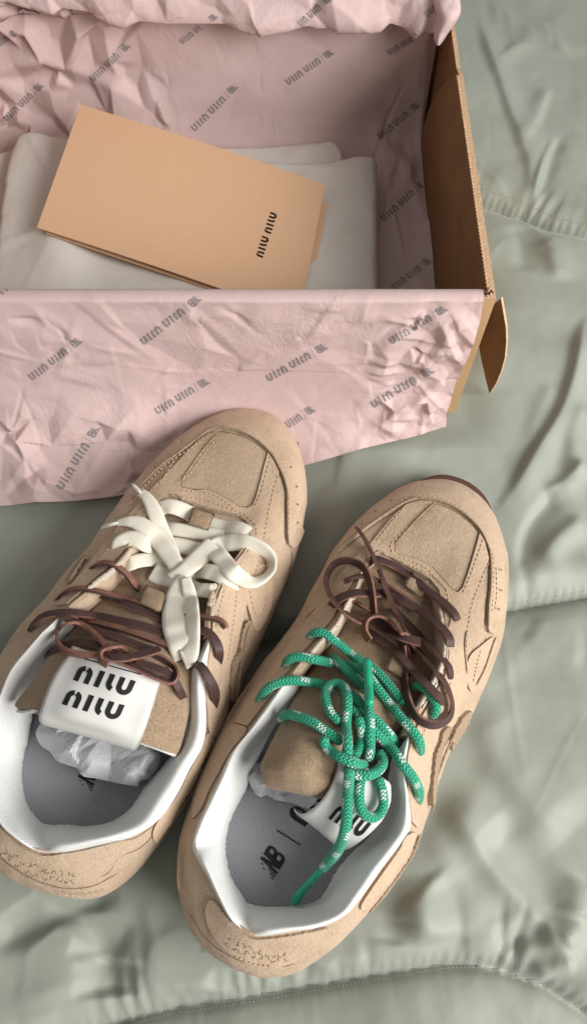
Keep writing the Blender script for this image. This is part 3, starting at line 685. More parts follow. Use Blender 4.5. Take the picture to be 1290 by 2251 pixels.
# ------------------------------------------------------------------ shoes
class Shoe: pass
NCOL = 620
def build_shoe(name, st, label, sole, loc_px):
    s = Shoe(); K = len(st)
    root = empty(name, tuple(P(*loc_px, 0)), label, 'sneaker', 'pair of tan suede sneakers'); s.root = root
    S = np.array([list(P(*a[0])) for a in st]); O = np.array([list(P(*a[1])) for a in st]); I = np.array([list(P(*(a[2] if a[2] else a[1]))) for a in st])
    Sd, t = catmull(S, NCOL, True); Od, _ = catmull(O, NCOL, True); Id, _ = catmull(I, NCOL, True); s.t = t; s.O = Od; s.S = Sd; s.I = Id
    D = Od - Sd; D[:, 2] = 0; dist = np.linalg.norm(D, axis=1); inn = D / (dist[:, None] + 1e-9); dz = Od[:, 2] - Sd[:, 2]; s.inn = inn
    # true outward direction from the outline's own normal, blended with the direction to the opening
    T = np.roll(Sd, -3, 0) - np.roll(Sd, 3, 0); nrm = np.stack([-T[:, 1], T[:, 0], 0 * T[:, 0]], 1); nrm /= np.linalg.norm(nrm, axis=1)[:, None] + 1e-9
    cen = Sd.mean(0); sg = np.sign(((cen - Sd) * nrm).sum(1).sum()); nin = nrm * sg; s.nin = nin
    w = np.clip((dist - .035) / .05, 0, 1)[:, None]; up = np.array([0, 0, 1.])
    B1 = Sd + up * (np.minimum(.62 * dz, .022)[:, None] * (1 - w) + .0155 * w) - nin * .0025
    B2 = Od - inn * (dist[:, None] * (.38 * (1 - w) + .62 * w)) - up * ((.28 * dz)[:, None] * (1 - w) + .0015 * w)
    rows = []
    z0 = .0045
    bot = Sd + nin * .0075; bot[:, 2] = z0
    mid = Sd + nin * .0015; mid[:, 2] = .010
    def bez(a, b, c, d, n, last=False):
        for u in np.linspace(0, 1, n, endpoint=last): rows.append((1 - u) ** 3 * a + 3 * u * (1 - u) ** 2 * b + 3 * u * u * (1 - u) * c + u ** 3 * d)
    sb = bot.copy(); sb[:, 2] = .008
    # midsole-height wall: bottom, slight waist line, then widest line
    bez(bot, bot - nin * .006, mid, Sd - up * .003, 12)
    bez(Sd - up * .003, Sd - up * .001, Sd + up * .001, Sd, 3)
    n_low = len(rows)
    bez(Sd, B1, B2, Od, 62, True)
    n_up = len(rows)
    hl = np.array([1. if st[int(t[j]) % K][2] and st[(int(t[j]) + 1) % K][2] else 0. for j in range(NCOL)])[:, None]
    rows.append(Od + inn * .0022 * (1 - hl) - up * (.0004 + .0016 * hl)); rows.append(Od + inn * (.0032 - .0040 * hl) - up * (.003 + .003 * hl)); rows.append(Od + inn * (.0035 - .0050 * hl) - up * .014)
    V = np.array(rows); nr = len(rows)
    # hand-made unevenness of the leather, a soft shallow fold pattern
    dN = np.zeros((nr, NCOL))
    for i in range(nr):
        for j in range(0, NCOL):
            p = V[i, j]; dN[i, j] = noise.noise((p[0] * 55, p[1] * 55, p[2] * 80)) * .0007 + noise.noise((p[0] * 160, p[1] * 160, p[2] * 200)) * .00022
    dN[n_up - 3:] *= .2
    dN[0:2] *= 0
    du = np.roll(V, -1, 1) - np.roll(V, 1, 1); dv = np.gradient(V, axis=0); N = np.cross(du, dv); N /= np.linalg.norm(N, axis=2)[:, :, None] + 1e-12
    if (N[n_up - 20, :, 2]).mean() < 0: N = -N
    V = V + N * dN[:, :, None]
    s.V = V; s.n_low = n_low; s.n_up = n_up
    f = grid_faces(nr, NCOL, True); vl = V.reshape(-1, 3).tolist()
    mesh_obj('upper', vl, f, M['suede'], root, sharp=50)
    s.uv_ = vl; s.uf = f; fo = grid_faces(n_up, NCOL, True)
    s.bvh = BVHTree.FromPolygons(vl[:n_up * NCOL], fo); a_, b_, c_ = (Vector(vl[i]) for i in fo[(n_up - 20) * NCOL + 5][:3]); FLIP[id(s.bvh)] = 1 if (b_ - a_).cross(c_ - a_).z > 0 else -1
    # outsole slab
    ol = np.array(sole, float); q = densify(ol[:, :2], 14, True); base = [P(a, b, .007) for a, b in q]
    c = sum((Vector(b) for b in base), Vector()) / len(base)
    lv = []; 
    for dz_, k in ((-.0015, .97), (.001, .995), (.005, 1.0), (.0085, .997), (.0095, .985)):
        for b in base: p = c.lerp(b, k); p.z = dz_; lv.append(p)
    nb = len(base); ff = grid_faces(5, nb, True) + [tuple(range(nb - 1, -1, -1)), tuple(4 * nb + i for i in range(nb))]
    mesh_obj('outsole', lv, ff, M['outsole'], root)
    # insole: whole foot bed
    ins = Sd + nin * .0135; ins[:, 2] = .0275; step = 5; L = [tuple(p) for p in ins[::step]]; m = len(L)
    cc = np.array(L).mean(0)
    iv = []; 
    for k in np.linspace(1, .05, 9): iv += [tuple(cc + (np.array(p) - cc) * k + np.array((0, 0, .003 * k ** 4 - .003))) for p in L]
    ff = grid_faces(9, m, True) + [tuple(8 * m + i for i in range(m))]
    s.insole = mesh_obj('insole', iv, ff, M['insole'], root); s.ibvh = BVHTree.FromPolygons(iv, ff)
    # padded collar lining between the marked stations
    has = [i for i, a in enumerate(st) if a[2]]; gap = [i for i in range(K) if st[i][2] is None]; a0 = gap[-1] + 1; a1 = gap[0] - 1 + K
    cols = [j for j in range(NCOL)]; tt = s.t; sel = []
    for j in range(NCOL * 2):
        v_ = tt[j % NCOL] + (K if j >= NCOL else 0)
        if a0 <= v_ <= a1: sel.append(j % NCOL)
    sel = np.array(sel); o = Od[sel]; i_ = Id[sel]; inw = i_ - o; hd = np.linalg.norm(inw[:, :2], axis=1); ih = inw.copy(); ih[:, 2] = 0; ih /= np.linalg.norm(ih, axis=1)[:, None] + 1e-9
    e = np.clip(np.minimum(np.arange(len(sel)), np.arange(len(sel))[::-1]) / 22., .12, 1)[:, None]
    cr = np.zeros(len(sel))
    for c_, dep, wd in s_creases.get(name + str(len(st)), []):
        cp = np.array(P(*c_)); dd = np.linalg.norm(o[:, :2] - cp[:2], axis=1); cr = np.maximum(cr, dep * np.exp(-(dd / wd) ** 2))
    cr = cr[:, None]
    P0 = o - ih * .0016 - up * .002; P1 = o - ih * .0005 + up * (.0082 * e - .009 * cr); P2 = o + ih * (hd[:, None] * .45 * e) + up * (.0095 * e * (1 - .0 * cr) - .014 * cr); P3 = i_
    rows = []
    for u in np.linspace(0, 1, 34): rows.append((1 - u) ** 3 * P0 + 3 * u * (1 - u) ** 2 * P1 + 3 * u * u * (1 - u) * P2 + u ** 3 * P3)
    rows.append(P3 - up * .004 - ih * .001)
    V = np.array(rows); sh = V.shape
    w_ = np.zeros(sh[:2])
    for a in range(sh[0]):
        for b in range(sh[1]): p = V[a, b]; w_[a, b] = noise.noise((p[0] * 60, p[1] * 60, p[2] * 60)) * .0004 + noise.noise((p[0] * 25 + 3, p[1] * 25, p[2] * 25)) * .0022
    V[:, :, 2] += w_ * np.sin(np.linspace(0, 1, sh[0]) * math.pi)[:, None]
    # ragged inner hem
    V[-3:, :, :] += ih[None] * (np.array([noise.noise((k * .33, 7.7, 0)) for k in range(sh[1])]) * .0006)[None, :, None]
    f2 = grid_faces(sh[0], sh[1]); lv = V.reshape(-1, 3).tolist(); mesh_obj('collar_lining', lv, f2, M['lining'], root)
    s.lv, s.lf = lv, f2
    return s
s_creases = {}

def overlay(shoe, name, poly, th, mat, taper=None, smooth_poly=True, ragged=.0, step=7, seed=0, bvh=None, edge_mat=None, parent=None, close=False):
    """leather piece cut to an outline, laid on the upper: has its own thickness and cut edges"""
    bvh = bvh or shoe.bvh; rg = random.Random(seed)
    p = densify(poly, step * .7, True)[:, :2] if smooth_poly else dens_straight(poly, step * .7)
    if ragged: p = p + np.array([[noise.noise((k * .7, seed, 1)) * ragged, noise.noise((k * .7, seed, 5)) * ragged] for k in range(len(p))])
    p = [tuple(a) for a in p]; xs = [a[0] for a in p]; ys = [a[1] for a in p]; pts = list(p); cl = p + [p[0]]
    g = [(x, y) for x in np.arange(min(xs), max(xs), step) for y in np.arange(min(ys), max(ys), step) if inside(p, x, y)]
    if g:
        G = np.array(g); d, _, _ = seg_dist(G[:, 0], G[:, 1], cl); pts += [g[i] for i in range(len(g)) if d[i] > step * .45]
    r = delaunay_2d_cdt([Vector(a) for a in pts], [(i, (i + 1) % len(p)) for i in range(len(p))], [list(range(len(p)))], 1, 1e-6)
    vs, fs = r[0], r[2]; A = np.array([tuple(v) for v in vs])
    tp = np.ones(len(A))
    if taper is not None: d, _, _ = seg_dist(A[:, 0], A[:, 1], taper); tp = np.clip(d / 26., 0.02, 1)
    top = []; base = []; bad = set()
    for k, (x, y) in enumerate(A):
        h, n = hit(bvh, x, y)
        if h is None or n.z < .02: bad.add(k); h = h or P(x, y, .03); n = n or Vector((0, 0, 1))
        top.append(h + n * th * tp[k]); base.append(h - n * .0006)
    f = []
    for q in fs:
        if any(i in bad for i in q): continue
        pa = [top[i] for i in q]
        if max((pa[i] - pa[i - 1]).length for i in range(len(pa))) > .012: continue
        f.append(tuple(q))
    # outline of what is left
    cnt = {}
    for q in f:
        for i in range(len(q)): a, b = q[i], q[(i + 1) % len(q)]; cnt[(a, b)] = 1
    mi = [0] * len(f); v = list(top)
    for (a, b) in list(cnt):
        if (b, a) in cnt: continue
        k = len(v); mdir = None
        v += [top[a], top[b], base[b], base[a]]; f.append((k + 3, k + 2, k + 1, k)); mi.append(1)
    return mesh_obj(name, v, f, [mat, edge_mat or M['suede_edge']], parent or shoe.root, mi=mi)
def dens_straight(poly, step):
    out = []
    for i in range(len(poly)):
        a = np.array(poly[i][:2], float); b = np.array(poly[(i + 1) % len(poly)][:2], float); n = max(1, int(np.linalg.norm(b - a) / step))
        for k in range(n): out.append(a + (b - a) * k / n)
    return np.array(out)
def stitches(shoe, lines, mb, step=10., r=.00036, lift=.0016, frac=.6):
    for l in lines:
        q = densify(l, step)
        for a, b in zip(q[:-1], q[1:]):
            e = a + (b - a) * frac; h0, n0 = hit(shoe.bvh, a[0], a[1]); h1, n1 = hit(shoe.bvh, e[0], e[1])
            if h0 is None or h1 is None or (h0 - h1).length > .006: continue
            pebble(mb, h0 + n0 * lift, h1 + n1 * lift, r)
def grooves(shoe, lines, mb, w=.7, lift=.0003):
    """dark gap beside a cut edge: thin ribbon sunk against the edge"""
    for l in lines:
        q = densify(l, 5); t = np.gradient(q[:, :2], axis=0); t /= np.linalg.norm(t, axis=1)[:, None] + 1e-9; n2 = np.stack([-t[:, 1], t[:, 0]], 1); v = []; 
        k = len(q); wk = w * np.interp(np.arange(k), [0, 3, k - 4, k - 1], [.1, 1, 1, .1])
        for i in range(k):
            for sgn in (-1, 1):
                h, n = hit(shoe.bvh, *(q[i, :2] + n2[i] * sgn * wk[i] * (.7 + .5 * noise.noise((i * .4, sgn, 2)))))
                if h is None: h = Vector(v[-1]) if v else Vector((0, 0, 0)); n = Vector((0, 0, 1))
                v.append(h + n * lift)
        f = [(2 * i, 2 * i + 1, 2 * i + 3, 2 * i + 2) for i in range(k - 1) if (v[2 * i] - v[2 * i + 2]).length < .01]
        mb.add(v, f)
def ragged_strip(shoe, mb, line, w=3.0, th=.0012, seed=0, lift=.0):
    """frayed cut edge: a lumpy cord of fibres"""
    q = densify(line, 3.2); k = len(q); prev = None; v = []; n8 = 6
    for i in range(k):
        h, n = hit(shoe.bvh, q[i, 0], q[i, 1])
        if h is None: continue
        rr = w * .000245 * .5 * (1 + .55 * noise.noise((i * .55, seed, 0)) + .3 * noise.noise((i * 1.7, seed, 3))) * min(1, (i + .6) / 3, (k - i - .4) / 3)
        j = min(i + 1, k - 1); h2, _ = hit(shoe.bvh, q[j, 0], q[j, 1]); 
        t = ((h2 - h) if (h2 is not None and j != i) else (prev or Vector((1, 0, 0))))
        if t.length < 1e-6: t = prev or Vector((1, 0, 0))
        t = t.normalized(); prev = t; s_ = t.cross(n).normalized(); c = h + n * (lift + th * .5)
        for a in range(n8): an = 2 * math.pi * a / n8; v.append(c + (s_ * math.cos(an) + n * math.sin(an) * .8) * rr)
    kk = len(v) // n8
    if kk > 1: mb.add(v, [(i * n8 + a, i * n8 + (a + 1) % n8, (i + 1) * n8 + (a + 1) % n8, (i + 1) * n8 + a) for i in range(kk - 1) for a in range(n8)])

def loft_rows(rows_px, nacr, nalong, bulge_pow=1.0):
    """rows: (Lx,Ly,zL, Cx?,  zC, Rx,Ry,zR) -> grid (nalong, nacr)"""
    R = np.array([[*P(a, b, zl), zc, *P(c, d, zr)] for (a, b, zl, zc, c, d, zr) in rows_px]); Rd, _ = catmull(R, nalong)
    V = np.zeros((nalong, nacr, 3)); u = np.linspace(0, 1, nacr)
    for i in range(nalong):
        L = Rd[i, :3]; zc = Rd[i, 3]; Rr = Rd[i, 4:7]; V[i] = L + (Rr - L) * u[:, None]
        base = L[2] + (Rr[2] - L[2]) * u; mid = (L[2] + Rr[2]) / 2; V[i, :, 2] = base + (zc - mid) * np.sin(math.pi * u) ** .8
    return V
def thick_sheet(name, V, th, mats, parent, edge=1, under=1, smooth=True, rim=None, soft=4.):
    nr, nc = V.shape[:2]; du = np.gradient(V, axis=1); dv = np.gradient(V, axis=0); N = np.cross(du, dv); N /= np.linalg.norm(N, axis=2)[:, :, None] + 1e-12
    if N[:, :, 2].mean() < 0: N = -N
    # rounded padded border
    a = np.arange(nr)[:, None]; b = np.arange(nc)[None, :]; d = np.minimum(np.minimum(a, nr - 1 - a), np.minimum(b, nc - 1 - b)).astype(float)
    k = np.clip(d / soft, 0, 1); prof = np.sqrt(1 - (1 - k) ** 2)
    T = V - N * (th * .5 * (1 - prof))[:, :, None]; Bm = V - N * (th * .5 * (1 + prof))[:, :, None]
    n = nr * nc; v = T.reshape(-1, 3).tolist() + Bm.reshape(-1, 3).tolist(); f = grid_faces(nr, nc); ff = [(0,)] * 0
    loop = [j for j in range(nc)] + [i * nc + nc - 1 for i in range(1, nr)] + [(nr - 1) * nc + j for j in range(nc - 2, -1, -1)] + [i * nc for i in range(nr - 2, 0, -1)]
    faces = list(f) + [tuple(q + n for q in reversed(x)) for x in f] + [(loop[i], loop[i] + n, loop[(i + 1) % len(loop)] + n, loop[(i + 1) % len(loop)]) for i in range(len(loop))]
    mi = [0] * len(f) + [under] * len(f) + [edge] * len(loop)
    if rim:
        for i in range(nr - 1 - rim, nr - 1):
            for j in range(0, nc - 1): mi[i * (nc - 1) + j] = 1
    o = mesh_obj(name, v, faces, mats, parent, mi=mi, smooth=smooth); return o, v, faces

# ------------------------------------------------------------------ laces
class LaceWorld:
    def __init__(s, bvh): s.bvh = bvh; s.done = []      # finished strands: px, py, z of upper side, half width px
def lace_path(W, pts, half_px, half_t, sink=(1, 1), lift=0., clear=1., extra=None):
    q = densify([p[:2] for p in pts], 3.5); k = len(q)
    ex = np.interp(np.linspace(0, len(pts) - 1, k), range(len(pts)), [p[2] if len(p) > 2 else 0 for p in pts])
    z = np.zeros(k); ok = np.zeros(k, bool)
    for i in range(k):
        h, n = hit(W.bvh, q[i, 0], q[i, 1])
        if h is not None: z[i] = h.z; ok[i] = True
    if not ok.any(): z[:] = .050; ok[:] = True
    if not ok.all(): z = np.interp(np.arange(k), np.where(ok)[0], z[ok])
    zb = z.copy()
    # strands bridge hollows: take the running maximum, then smooth
    w = 9; zm = np.array([z[max(0, i - w):i + w + 1].max() for i in range(k)]); base = np.maximum(zm * .75 + z * .25, z) + half_t * clear + lift
    need = base.copy()
    for (dq, dz_, dh) in W.done:
        for i in range(k):
            d = np.hypot(dq[:, 0] - q[i, 0], dq[:, 1] - q[i, 1]); j = d.argmin()
            if d[j] < (dh + half_px) * .9:
                need[i] = max(need[i], dz_[j] + half_t * .95)
    need = need + ex
    ne = np.array([need[max(0, i - 3):i + 4].max() for i in range(k)])
    ker = np.exp(-np.linspace(-2, 2, 13) ** 2); ker /= ker.sum(); pad = np.pad(ne, 6, mode='edge'); zz = np.convolve(pad, ker, 'valid')
    zz = np.maximum(zz, need - half_t * .25)
    m = min(9, k // 4)
    for side in (0, 1):
        if sink[side]:
            for a in range(m):
                i = a if side == 0 else k - 1 - a; t = (a / m); t = math.sin(t * math.pi / 2); zz[i] = (zb[i] - half_t * 1.4) * (1 - t) + zz[i] * t
    W.done.append((q.copy(), zz + half_t, half_px))
    return [P(q[i, 0], q[i, 1], zz[i]) for i in range(k)]
def smooth_pts(p, n=2):
    for _ in range(n): p = [p[0]] + [(p[i - 1] + p[i] * 2 + p[i + 1]) / 4 for i in range(1, len(p) - 1)] + [p[-1]]
    return p
def ribbon(name, path, w, t, mats, parent, twist=0., sides=(0, 1), flat=False, label=None, taper=None, nrm=None, cup=0.):
    """strip with a real section; mats[0] top face, mats[1] the cut edges and back"""
    p = smooth_pts(path, 2); k = len(p); v = []; uv = []; L = 0; tw = twist if hasattr(twist, '__len__') else [twist, twist]
    tws = np.interp(np.linspace(0, 1, k), np.linspace(0, 1, len(tw)), tw)
    nw = 6 if flat else 3; up0 = Vector((0, 0, 1)); su = None
    for i in range(k):
        tg = (p[min(i + 1, k - 1)] - p[max(i - 1, 0)]); tg = tg.normalized() if tg.length > 1e-9 else Vector((1, 0, 0))
        s_ = tg.cross(up0)
        if s_.length < .15 and su is not None: s_ = su
        s_ = s_.normalized()
        if su is not None: s_ = (s_ * .5 + su * .5).normalized()
        su = s_; s_ = (s_ - tg * s_.dot(tg)).normalized(); n = s_.cross(tg).normalized()
        a = math.radians(tws[i]); S_ = s_ * math.cos(a) + n * math.sin(a); N_ = n * math.cos(a) - s_ * math.sin(a)
        if i: L += (p[i] - p[i - 1]).length
        wk = w * (np.interp(i / (k - 1), np.linspace(0, 1, len(taper)), taper) if taper else 1)
        sec = []; eb = .45 if flat else .92
        for j in range(nw + 1):
            x = j / nw * 2 - 1; edge = 1 - .0 * abs(x); sec.append((x * .5 * wk, t * .5 * (1 if abs(x) < .9 else eb) - cup * x * x * wk))
        for j in range(nw, -1, -1):
            x = j / nw * 2 - 1; sec.append((x * .5 * wk, -t * .5 * (1 if abs(x) < .9 else eb) - cup * x * x * wk))
        for (a_, b_) in sec: v.append(p[i] + S_ * a_ + N_ * b_); uv.append((L, a_ / wk + .5))
    m = 2 * (nw + 1); f = []; mi = []
    for i in range(k - 1):
        for j in range(m): f.append((i * m + j, i * m + (j + 1) % m, (i + 1) * m + (j + 1) % m, (i + 1) * m + j)); mi.append(0 if j < nw else 1)
    f += [tuple(range(m - 1, -1, -1)), tuple((k - 1) * m + j for j in range(m))]; mi += [1, 1]
    o = mesh_obj(name, v, f, mats, parent, mi=mi, uvs=uv, sharp=None if flat else 40)
    if label: o['label'] = label
    return o
def rope(name, path, r, mat, parent, label=None, rads=None, tip=None):
    p = smooth_pts(path, 2); k = len(p); v = []; uv = []; L = 0; n8 = 12; su = None
    for i in range(k):
        tg = (p[min(i + 1, k - 1)] - p[max(i - 1, 0)]); tg = tg.normalized() if tg.length > 1e-9 else Vector((1, 0, 0))
        if su is None: su = tg.cross(Vector((0, 0, 1))).normalized() if tg.cross(Vector((0, 0, 1))).length > .1 else Vector((1, 0, 0))
        su = (su - tg * su.dot(tg)).normalized(); n = su.cross(tg).normalized()
        if i: L += (p[i] - p[i - 1]).length
        rr = r * (np.interp(i / (k - 1), np.linspace(0, 1, len(rads)), rads) if rads else 1) * min(1., .45 + min(i, k - 1 - i) * .3)
        for a in range(n8 + 1):
            an = 2 * math.pi * a / n8; v.append(p[i] + (su * math.cos(an) + n * math.sin(an)) * rr); uv.append((L, a / n8))
    m = n8 + 1; f = [(i * m + a, i * m + a + 1, (i + 1) * m + a + 1, (i + 1) * m + a) for i in range(k - 1) for a in range(n8)]
    f += [tuple(range(n8 - 1, -1, -1)), tuple((k - 1) * m + a for a in range(n8))]
    o = mesh_obj(name, v, f, mat, parent, uvs=uv)
    if label: o['label'] = label
    return o

# ------------------------------------------------------------------ left sneaker
SINK = []
def z3(p, z): return (p[0], p[1], z)
LST = [((155, 1972, .028), (130, 1868, .064), (140, 1812, .030)), ((77, 1950, .028), (78, 1864, .065), (100, 1812, .030)), ((20, 1922, .028), (43, 1845, .065), (75, 1792, .030)),
       ((-28, 1875, .028), (5, 1810, .065), (55, 1762, .030)), ((-60, 1790, .028), (-22, 1755, .063), (46, 1715, .030)), ((-68, 1700, .026), (-35, 1685, .060), (50, 1665, .030)),
       ((-55, 1605, .025), (-25, 1610, .060), (66, 1602, .032)), ((-25, 1535, .025), (5, 1538, .063), (72, 1560, .036)), ((5, 1478, .025), (32, 1475, .067), (85, 1510, .044)),
       ((43, 1410, .025), (75, 1422, .070), (122, 1440, .052)), ((80, 1362, .025), (112, 1380, .072), (160, 1382, .058)), ((122, 1315, .025), (150, 1335, .072), (188, 1330, .064)),
       ((162, 1262, .025), (190, 1300, .070), None), ((202, 1215, .025), (242, 1255, .066), None), ((245, 1149, .025), (288, 1205, .062), None), ((284, 1096, .025), (325, 1145, .057), None),
       ((330, 1035, .025), (362, 1105, .053), None), ((390, 975, .024), (400, 1108, .051), None), ((455, 930, .022), (435, 1118, .050), None), ((525, 908, .020), (470, 1128, .051), None),
       ((597, 918, .022), (505, 1136, .052), None), ((645, 966, .024), (535, 1146, .053), None), ((668, 1030, .025), (550, 1162, .056), None), ((673, 1100, .025), (543, 1188, .059), None),
       ((664, 1165, .025), (520, 1225, .062), None), ((648, 1228, .025), (494, 1264, .066), None), ((620, 1300, .025), (476, 1300, .069), None), ((592, 1362, .025), (461, 1348, .073), None),
       ((566, 1422, .025), (458, 1400, .076), (450, 1412, .072)), ((540, 1482, .025), (449, 1455, .076), (420, 1465, .060)), ((510, 1550, .025), (444, 1515, .072), (409, 1530, .050)),
       ((483, 1613, .025), (446, 1588, .066), (405, 1600, .040)), ((455, 1670, .026), (437, 1640, .063), (385, 1650, .033)), ((425, 1730, .027), (410, 1687, .060), (358, 1682, .030)),
       ((390, 1790, .028), (380, 1745, .060), (322, 1722, .030)), ((350, 1852, .028), (338, 1801, .062), (290, 1772, .030)), ((292, 1922, .028), (275, 1838, .063), (245, 1806, .030)),
       ((232, 1966, .028), (200, 1856, .064), (190, 1816, .030))]
LSOLE = [(160, 1955), (80, 1935), (20, 1900), (-30, 1850), (-55, 1780), (-62, 1700), (-50, 1610), (0, 1490), (85, 1370), (150, 1290), (215, 1210), (260, 1140), (320, 1060), (380, 985), (440, 935), (500, 910), (545, 897), (582, 898), (620, 914), (650, 946), (660, 1000), (664, 1060), (660, 1120), (650, 1180), (630, 1250), (600, 1320), (560, 1410), (500, 1540), (440, 1670), (380, 1790), (330, 1860), (280, 1915), (225, 1950)]
RST = [((588, 2143, .028), (564, 2051, .064), (548, 1987, .030)), ((535, 2131, .028), (538, 2040, .065), (538, 1976, .030)), ((482, 2102, .028), (506, 2014, .065), (522, 1952, .030)),
       ((437, 2062, .028), (480, 1963, .065), (508, 1925, .030)), ((411, 2013, .028), (461, 1922, .064), (499, 1892, .030)), ((399, 1950, .028), (442, 1888, .063), (496, 1860, .030)),
       ((398, 1885, .027), (430, 1856, .061), (500, 1832, .030)), ((409, 1820, .026), (441, 1812, .060), (508, 1800, .030)), ((430, 1752, .025), (463, 1762, .060), (536, 1745, .031)),
       ((455, 1685, .025), (487, 1712, .061), (560, 1683, .034)), ((482, 1620, .025), (512, 1655, .064), (588, 1625, .041)), ((516, 1558, .025), (554, 1603, .068), (612, 1583, .050)),
       ((550, 1508, .025), (597, 1543, .072), (640, 1540, .060)), ((582, 1460, .025), (640, 1484, .074), (666, 1492, .067)), ((620, 1412, .025), (672, 1442, .073), None), ((648, 1376, .025), (705, 1405, .071), None),
       ((670, 1335, .025), (738, 1365, .068), None), ((695, 1288, .025), (765, 1318, .065), None), ((729, 1224, .025), (788, 1268, .060), None), ((768, 1170, .025), (808, 1232, .055), None),
       ((820, 1118, .024), (832, 1224, .051), None), ((880, 1078, .022), (858, 1231, .050), None), ((940, 1060, .020), (886, 1249, .050), None), ((1000, 1066, .021), (915, 1265, .051), None),
       ((1054, 1100, .023), (942, 1280, .052), None), ((1091, 1158, .025), (960, 1303, .055), None), ((1109, 1220, .025), (968, 1332, .058), None), ((1112, 1290, .025), (972, 1366, .062), None),
       ((1105, 1360, .025), (976, 1400, .066), None), ((1092, 1425, .025), (978, 1438, .070), None), ((1065, 1503, .025), (968, 1482, .073), None), ((1038, 1558, .025), (942, 1525, .075), None),
       ((1012, 1605, .025), (916, 1572, .076), None), ((984, 1655, .025), (897, 1618, .077), (888, 1630, .072)), ((966, 1702, .025), (886, 1660, .075), (862, 1662, .060)), ((949, 1750, .025), (884, 1705, .071), (852, 1715, .046)),
       ((930, 1805, .025), (892, 1762, .066), (846, 1775, .036)), ((908, 1862, .026), (896, 1815, .062), (812, 1838, .031)), ((880, 1912, .027), (872, 1858, .060), (775, 1872, .030)), ((845, 1962, .028), (832, 1908, .060), (748, 1903, .030)),
       ((806, 2003, .028), (795, 1960, .061), (725, 1940, .030)), ((769, 2040, .028), (755, 2006, .062), (705, 1972, .030)), ((718, 2090, .028), (700, 2032, .063), (668, 1990, .030)), ((650, 2132, .028), (630, 2043, .064), (600, 1994, .030))]
RSOLE = [(588, 2125), (535, 2112), (482, 2085), (445, 2045), (420, 2000), (408, 1950), (408, 1885), (418, 1820), (440, 1750), (490, 1620), (560, 1505), (630, 1410), (680, 1335), (735, 1240), (780, 1175), (840, 1118), (890, 1078), (930, 1054), (970, 1044), (1012, 1053), (1046, 1072), (1071, 1101), (1085, 1140), (1097, 1180), (1102, 1240), (1100, 1310), (1090, 1380), (1070, 1440), (1020, 1550), (970, 1650), (930, 1750), (895, 1850), (850, 1930), (790, 2000), (720, 2070), (650, 2115)]
def shoe_sink(st):
    S = np.array([list(P(*a[0])) for a in st]); c = S.mean(0); U = S[:, :2] - c[:2]; w, v = np.linalg.eigh(U.T @ U); d = v[:, 1]; a = math.atan2(d[1], d[0])
    u = U @ d; q = U @ np.array((-d[1], d[0])); SINK.append((c[0], c[1], np.abs(u).max() * .96, np.abs(q).max() * .96, a))
shoe_sink(LST); shoe_sink(RST)
duvet(); box(); tissue(); dustbag_and_card()

s_creases['sneaker' + str(len(LST))] = [((92, 1866, .064), 1.0, .006), ((315, 1818, .062), .5, .008), ((-10, 1690, .062), .5, .006)]
s_creases['sneaker' + str(len(RST))] = [((545, 2043, .064), 1.1, .006), ((742, 2016, .062), .55, .008), ((432, 1862, .062), .6, .006)]
L = build_shoe('sneaker', LST, 'left tan suede sneaker with a cream lace bow and thin brown leather laces', LSOLE, (130, 1940))
R = build_shoe('sneaker', RST, 'right tan suede sneaker with green rope laces, its tongue folded over', RSOLE, (590, 2110))
SO, SR = M['suede_over'], M['suede_rough']

def details(s, toe_line, toe_out, saddle, panel, extra, st_lines, gr, rag, perfs, heel, strips, heel_stitch):
    # toe guard
    overlay(s, 'toe_guard', toe_line + toe_out, .0016, SO, taper=toe_out, smooth_poly=False, step=8, seed=2)
    overlay(s, 'vamp_overlay', saddle, .0014, SO, smooth_poly=False, step=8, seed=3)
    overlay(s, 'toe_panel', panel, .0003, M['suede_panel'], smooth_poly=False, step=8, seed=4)
    overlay(s, 'heel_counter', heel, .0013, SO, smooth_poly=True, step=9, seed=5, ragged=2.0)
    for k, (nm, poly, th, mt) in enumerate(extra): overlay(s, nm, poly, th, mt, smooth_poly=True, step=7, seed=10 + k, ragged=.6)
    for k, (poly, th) in enumerate(strips): overlay(s, 'side_strip', poly, th, SR, smooth_poly=True, step=6, seed=30 + k, ragged=4.0)
    mb = MB(); stitches(s, st_lines, mb); stitches(s, heel_stitch, mb, 13, .0004, .0018, .5); tag(mb.build('stitching', M['thread'], s.root), kind='stuff')
    mb = MB(); grooves(s, gr, mb); tag(mb.build('seam_gap', M['groove'], s.root), kind='stuff')
    mb = MB()
    for k, (ln, w, lf) in enumerate(rag): ragged_strip(s, mb, ln, w, .0012, k, lf)
    tag(mb.build('raw_edge', M['suede_edge'], s.root), kind='stuff')
    mb = MB()
    for (x, y) in perfs:
        h, n = hit(s.bvh, x, y)
        if h is None: continue
        a = n.orthogonal().normalized(); b = n.cross(a); c = h + n * .0019
        v = [c + (a * math.cos(i * math.pi / 4) + b * math.sin(i * math.pi / 4)) * .0007 for i in range(8)] + [c - n * .0003]
        mb.add(v, [(i, (i + 1) % 8, 8) for i in range(8)])
    tag(mb.build('perforation', M['groove'], s.root), kind='stuff')

